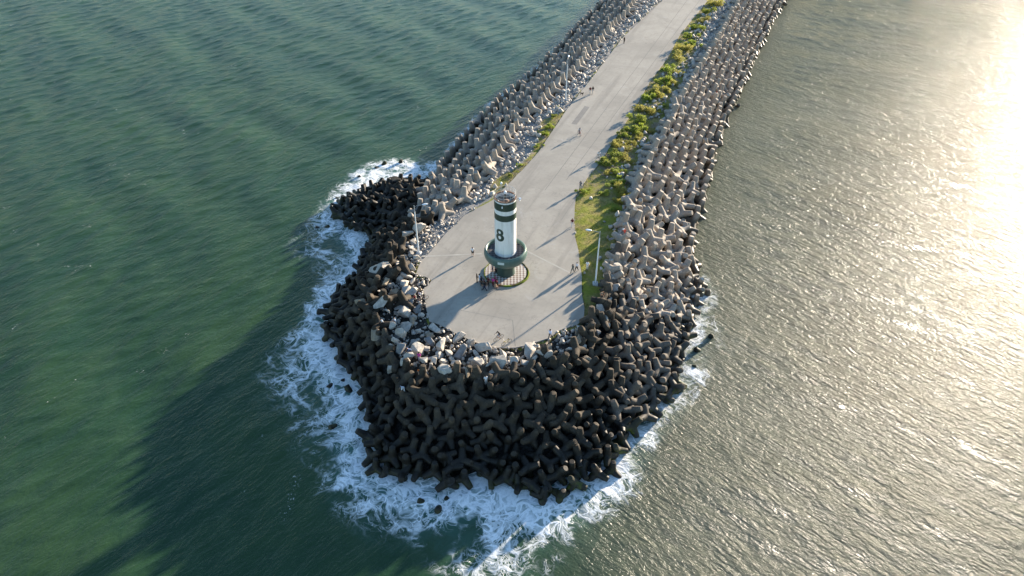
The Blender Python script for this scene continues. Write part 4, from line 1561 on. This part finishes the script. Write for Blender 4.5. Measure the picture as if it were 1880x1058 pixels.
def bicycle(pos, face, col, label, lean=0.0):
    root = empty('bicycle', pos, face)
    root.rotation_euler = (0, lean, face)
    tag(root, label, 'bicycle', 'bicycles on the breakwater')
    fm = cloth(col)
    blk, met = cloth((.02, .02, .02)), plain('bright_metal', (.55, .55, .55), .35, .5, .8, .05)
    B_, H, S_, F_, Rr = (0, .08, .28), (0, -.42, .80), (0, .24, .82), (0, -.54, .34), (0, .52, .34)
    bm = bmesh.new()
    for a, b, r_ in ((B_, H, .02), ((0, .23, .76), H, .018), (B_, S_, .018), (B_, Rr, .012), (S_, Rr, .011), (H, (0, -.40, .9), .018), (H, F_, .016)):
        tube(bm, [a, b], r_, 8)
    from_bm('frame', bm, fm, root, 40)
    for y in (-.54, .52):
        w = from_bm('wheel', tube(bmesh.new(), [(-.05, y, .34), (.05, y, .34)], .02, 8), met, root)
        from_bm('tyre', ring_tube(bmesh.new(), (0, y, .34), .315, .024, 32, 'Y'), blk, w, 60)
        for v in w.children[0].data.vertices:
            x_, y_, z_ = v.co
            v.co = ((y_ - y), y + x_, z_)
        bm = bmesh.new()
        for i in range(14):
            a = 2 * PI * i / 14
            tube(bm, [(0, y, .34), (0, y + .30 * math.cos(a), .34 + .30 * math.sin(a))], .004, 4)
        from_bm('spoke', bm, met, w)
    bm = tube(bmesh.new(), [(-.27, -.36, 1.0), (-.12, -.42, 1.01), (0, -.40, .93), (.12, -.42, 1.01), (.27, -.36, 1.0)], .014, 8)
    from_bm('handlebar', bm, met, root, 60)
    bm = bmesh.new()
    bmesh.ops.create_uvsphere(bm, u_segments=12, v_segments=8, radius=1, matrix=Matrix.Translation((0, .26, .88)) @ Matrix.Diagonal((.075, .14, .04, 1)))
    tube(bm, [(0, .245, .78), (0, .255, .87)], .014, 6)
    from_bm('saddle', bm, blk, root, 60)
    bm = tube(bmesh.new(), [(-.14, .08, .12), (-.05, .08, .12), (-.04, .08, .28), (.04, .08, .28), (.05, .08, .44), (.14, .08, .44)], .012, 6)
    from_bm('crank', bm, met, root)
    return root


def dog(pos, face, label):
    v = [(0, .28, .46), (0, .05, .45), (0, -.22, .46), (0, -.36, .60), (0, -.42, .68), (0, -.54, .65), (0, .40, .50), (0, .50, .60)]
    r_ = [.10, .105, .125, .075, .075, .04, .03, .016]
    e = [(0, 1), (1, 2), (2, 3), (3, 4), (4, 5), (0, 6), (6, 7)]
    for s in (-.09, .09):
        for y, hind in ((-.24, 0), (.27, 1)):
            i = len(v)
            v += [(s, y, .36), (s, y + (-.05 if hind else .01), .24), (s, y + (.06 if hind else 0), .14), (s, y + (.04 if hind else -.01), .035), (s, y - .05, .025)]
            r_ += [.06, .045, .028, .024, .026]
            e += [(2 if not hind else 0, i), (i, i + 1), (i + 1, i + 2), (i + 2, i + 3), (i + 3, i + 4)]
        i = len(v)
        v += [(s * .6, -.40, .76), (s * .75, -.40, .81)]
        r_ += [.028, .012]
        e += [(4, i), (i, i + 1)]
    me = skin_mesh('dog', v, e, r_, 1)
    o = link('dog', me, cloth((.02, .018, .016)))
    o.location, o.rotation_euler = pos, (0, 0, face)
    tag(o, label, 'dog')


def build_people():
    W, K, NAVY, GREY = (.78, .78, .80), (.02, .02, .022), (.03, .035, .07), (.16, .16, .17)
    PINK, RED, MAR, JEAN, TAN = (.45, .05, .26), (.45, .03, .025), (.12, .02, .03), (.06, .09, .16), (.38, .25, .16)
    g = lambda x, y: at(x, y)
    G1 = 'people gathered at the foot of the lighthouse'
    # along the road (facing 0 looks towards the camera)
    person(g(1145.5, 80), 'stand', 0.5, K, K, 'person in black standing on the rim of the road far out', hair=(.03, .02, .02))
    person(g(1083, 173), 'walk', .35, MAR, (.45, .43, .40), 'walker in dark red top and pale trousers, beside another walker far up the road', skin=1)
    person(g(1088, 172), 'walk', .3, K, (.35, .34, .33), 'walker in black top and grey trousers, on the road side of a pair')
    person(g(1065.5, 348), 'stand_wide', -.6, GREY, (.2, .2, .2), 'person in grey beside the small shrub at the corner of the lawn', size=1.04)
    person(g(1050, 417), 'walk', .1, MAR, (.60, .56, .55), 'person in dark maroon top and whitish trousers walking beside the lawn', skin=1)
    person(g(1051, 501.5), 'walk', -.9, (.10, .11, .10), (.14, .14, .12), 'walker in dark clothes heading off the lawn with a companion in white')
    person(g(1058.5, 498), 'walk', -.8, W, K, 'walker in white top and black trousers at the edge of the lawn')
    p = at(1078, 494); person((p.x, p.y, gz(p.x, p.y)), 'stand', -.4, W, (.55, .55, .56), 'person all in white standing on the lawn near the lamp post')
    person(g(868, 470), 'stand', .2, W, K, 'lone man in white shirt and black shorts on the left of the plaza', shorts=True, skin=1)
    person(g(1009.5, 621.5), 'walk', 2.7, (.62, .66, .80), K, 'person in pale blue shirt and black trousers on the lower rim of the plaza', long=True)
    # cyclists
    c = g(1063.5, 248)
    bicycle(c, .35, RED, 'red bicycle ridden down the middle of the road')
    person(c, 'ride', .35, (.42, .42, .45), GREY, 'cyclist in grey on the red bicycle in the middle of the road')
    c = g(1098.5, 292)
    bicycle(c, .25, (.6, .6, .58), 'pale bicycle ridden along the right edge of the road')
    person(c, 'ride', .25, W, (.4, .38, .33), 'cyclist in white on the pale bicycle near the right verge')
    c = g(915.5, 624)
    bicycle(c, -.88, (.10, .10, .10), 'black bicycle with its rider near the rounded end of the plaza')
    person(c, 'ride', -.88, K, (.4, .4, .4), 'cyclist in black leaving the rounded end of the plaza', shorts=True, hair=K)
    bicycle(g(930, 632), -.95, (.52, .38, .04), 'yellow bicycle standing at the kerb of the rounded end', .08)
    bicycle(g(777, 551), -1.1, (.30, .26, .24), 'grey bicycle beside two people at the broken left rim', .1)
    bicycle(at(776, 566), -.5, (.30, .16, .08), 'rust-brown bicycle propped at the left rim below two people', .12)
    person(g(771.5, 551), 'stand_wide', -.7, (.55, .53, .55), K, 'person in light top and black trousers next to a bicycle at the left rim')
    p = at(762.5, 553); person((p.x, p.y, gz(p.x, p.y) + .25), 'sit', -.9, RED, TAN, 'person in red sitting on the rocks at the left rim', shorts=True)
    # the group at the tower
    grp = [(876, 519, 'stand', K, K, 'person in black at the left end of the group by the lighthouse'),
           (880.5, 519.5, 'stand_wide', (.62, .70, .80), (.62, .64, .68), 'person in white shirt and white shorts at the left of the group'),
           (884, 524, 'stand', NAVY, K, 'person in navy right beside the one in white within the group'),
           (885.5, 532, 'stand', K, GREY, 'person in black top nearest the camera on the left of the group'),
           (889, 528, 'stand_wide', (.22, .12, .12), K, 'person in brown top with bent arms inside the group'),
           (890.5, 533, 'walk', K, NAVY, 'person in black shirt and navy trousers at the front of the group'),
           (894.5, 533, 'stand', (.10, .07, .06), (.32, .30, .30), 'person in dark brown top and light trousers at the front of the group'),
           (897, 525, 'stand', MAR, K, 'person in maroon top beside the one in magenta'),
           (905.5, 526, 'stand', PINK, MAR, 'person in bright magenta top in the middle of the group'),
           (910, 522, 'stand_wide', (.30, .06, .14), K, 'person in dark pink top beside the tiled apron'),
           (912.5, 527, 'bend', MAR, K, 'person bending over at the right end of the group')]
    for x, y, ps, s_, l_, lb in grp:
        person(g(x, y), ps, random.uniform(-2.6, -.6), s_, l_, lb, shorts='shorts' in lb, skin=random.randrange(3), group=G1)
    person(g(909, 532), 'sit', 2.3, TAN, (.25, .16, .12), 'person with bare legs crouching in front of the group', shorts=True, group=G1)
    person(g(905, 501) + Vector((0, 0, .17)), 'stand', -1.9, (.30, .34, .40), NAVY, 'person in grey-blue on the tiled apron in the shade of the bowl', group=G1)
    person(g(910.5, 503) + Vector((0, 0, .17)), 'stand', -2.2, (.10, .13, .18), K, 'person in dark clothes leaning by the pedestal under the bowl', group=G1)
    # climbers on the blocks
    for x, y, ps, f_, s_, l_, lb, up in [
            (728, 602, 'sit', -1.2, (.70, .78, .88), JEAN, 'person in white shirt and jeans sitting on the shaded left rocks', .9),
            (704, 604, 'sit', -.9, W, K, 'person in white top and black trousers low among the dark left blocks', 1.3),
            (755, 658, 'bend', -1.1, JEAN, JEAN, 'person in blue climbing over the slabs below the plaza', .9),
            (771, 668, 'stand', -.3, PINK, (.3, .25, .35), 'person in pink top standing among the boulders below the plaza', .6),
            (771, 690, 'sit', .2, (.50, .12, .03), TAN, 'person in orange-red sitting on a tetrapod below the one in pink', 1.2),
            (740.5, 711, 'bend', -.9, (.75, .78, .82), (.6, .62, .66), 'person all in white crouching on the dark tetrapods at the lower left', 1.6),
            (892.5, 708, 'stand', .3, W, (.5, .5, .5), 'small person in white among the tetrapods straight below the plaza', 1.2),
            (1102, 553, 'bend', .9, TAN, (.3, .2, .14), 'person in tan bending at the edge of the right boulders', .9),
            (1142, 437, 'sit', 1.0, W, RED, 'person in white and red sitting on the pale tetrapods beside the lawn', 1.3),
            (1316, 163, 'sit', 1.4, RED, K, 'person in red sitting on the tetrapods of the right arm far out', 2.2)]:
        p = at(x, y, PLAZA_Z - .3)
        person((p.x, p.y, gz(p.x, p.y) + up), ps, f_, s_, l_, lb, skin=random.randrange(3))
    dog(at(1068, 175), .8, 'black dog on the left rim of the road beside two walkers')


# -------------------------------------------------------------------- light
def build_light():
    w = bpy.data.worlds.new('World')
    bpy.context.scene.world = w
    w.use_nodes = True
    t = w.node_tree
    sky = t.nodes.new('ShaderNodeTexSky')
    sky.sky_type = 'NISHITA'
    sky.sun_disc = False
    sky.sun_elevation = SUN_ELEV
    sky.sun_rotation = SUN_AZ
    sky.air_density, sky.dust_density, sky.ozone_density = 1.0, 0.25, 2.4
    t.links.new(sky.outputs[0], t.nodes['Background'].inputs['Color'])
    t.nodes['Background'].inputs['Strength'].default_value = 0.10
    d = Vector((math.sin(SUN_AZ) * math.cos(SUN_ELEV), math.cos(SUN_AZ) * math.cos(SUN_ELEV), math.sin(SUN_ELEV)))
    L = bpy.data.lights.new('sun', 'SUN')
    L.energy, L.angle, L.color = 5.0, R(1.2), (1.0, 0.86, 0.69)
    o = bpy.data.objects.new('sun', L)
    o.rotation_euler = (-d).to_track_quat('-Z', 'Y').to_euler()
    o.location = d * 200
    C.objects.link(o)
    cam = bpy.data.cameras.new('camera')
    cam.sensor_width, cam.lens = 36.0, FPX / 1880 * 36
    cam.clip_end = 9000
    co = bpy.data.objects.new('camera', cam)
    co.location, co.rotation_euler = (0, 0, CAM_Z), (PI / 2 - TILT, 0, 0)
    C.objects.link(co)
    sc = bpy.context.scene
    sc.camera = co
    sc.view_settings.view_transform = 'Standard'
    sc.view_settings.look = 'None'
    sc.view_settings.gamma = 1
    sc.view_settings.exposure = 1.85


build_light()
build_water()
build_ground()
build_pavement()
build_tetrapods()
build_boulders()
build_rubble()
build_vegetation()
build_lighthouse()
b_ = at(1093, 519); build_lamp_post(b_, 9.6, R(172), 'tall white lamp post on the lawn right of the lighthouse, arm reaching over the plaza', gz(b_.x, b_.y))
b_ = at(769, 466); build_lamp_post(b_, 9.1, R(8), 'white lamp post among the boulders left of the lighthouse, bluish lamp head', gz(b_.x, b_.y))
b_ = at(1038.5, 184); build_lamp_post(b_, 9.4, R(80), 'slim white lamp post on the rubble of the left arm, beside the road far out', gz(b_.x, b_.y))
build_people()
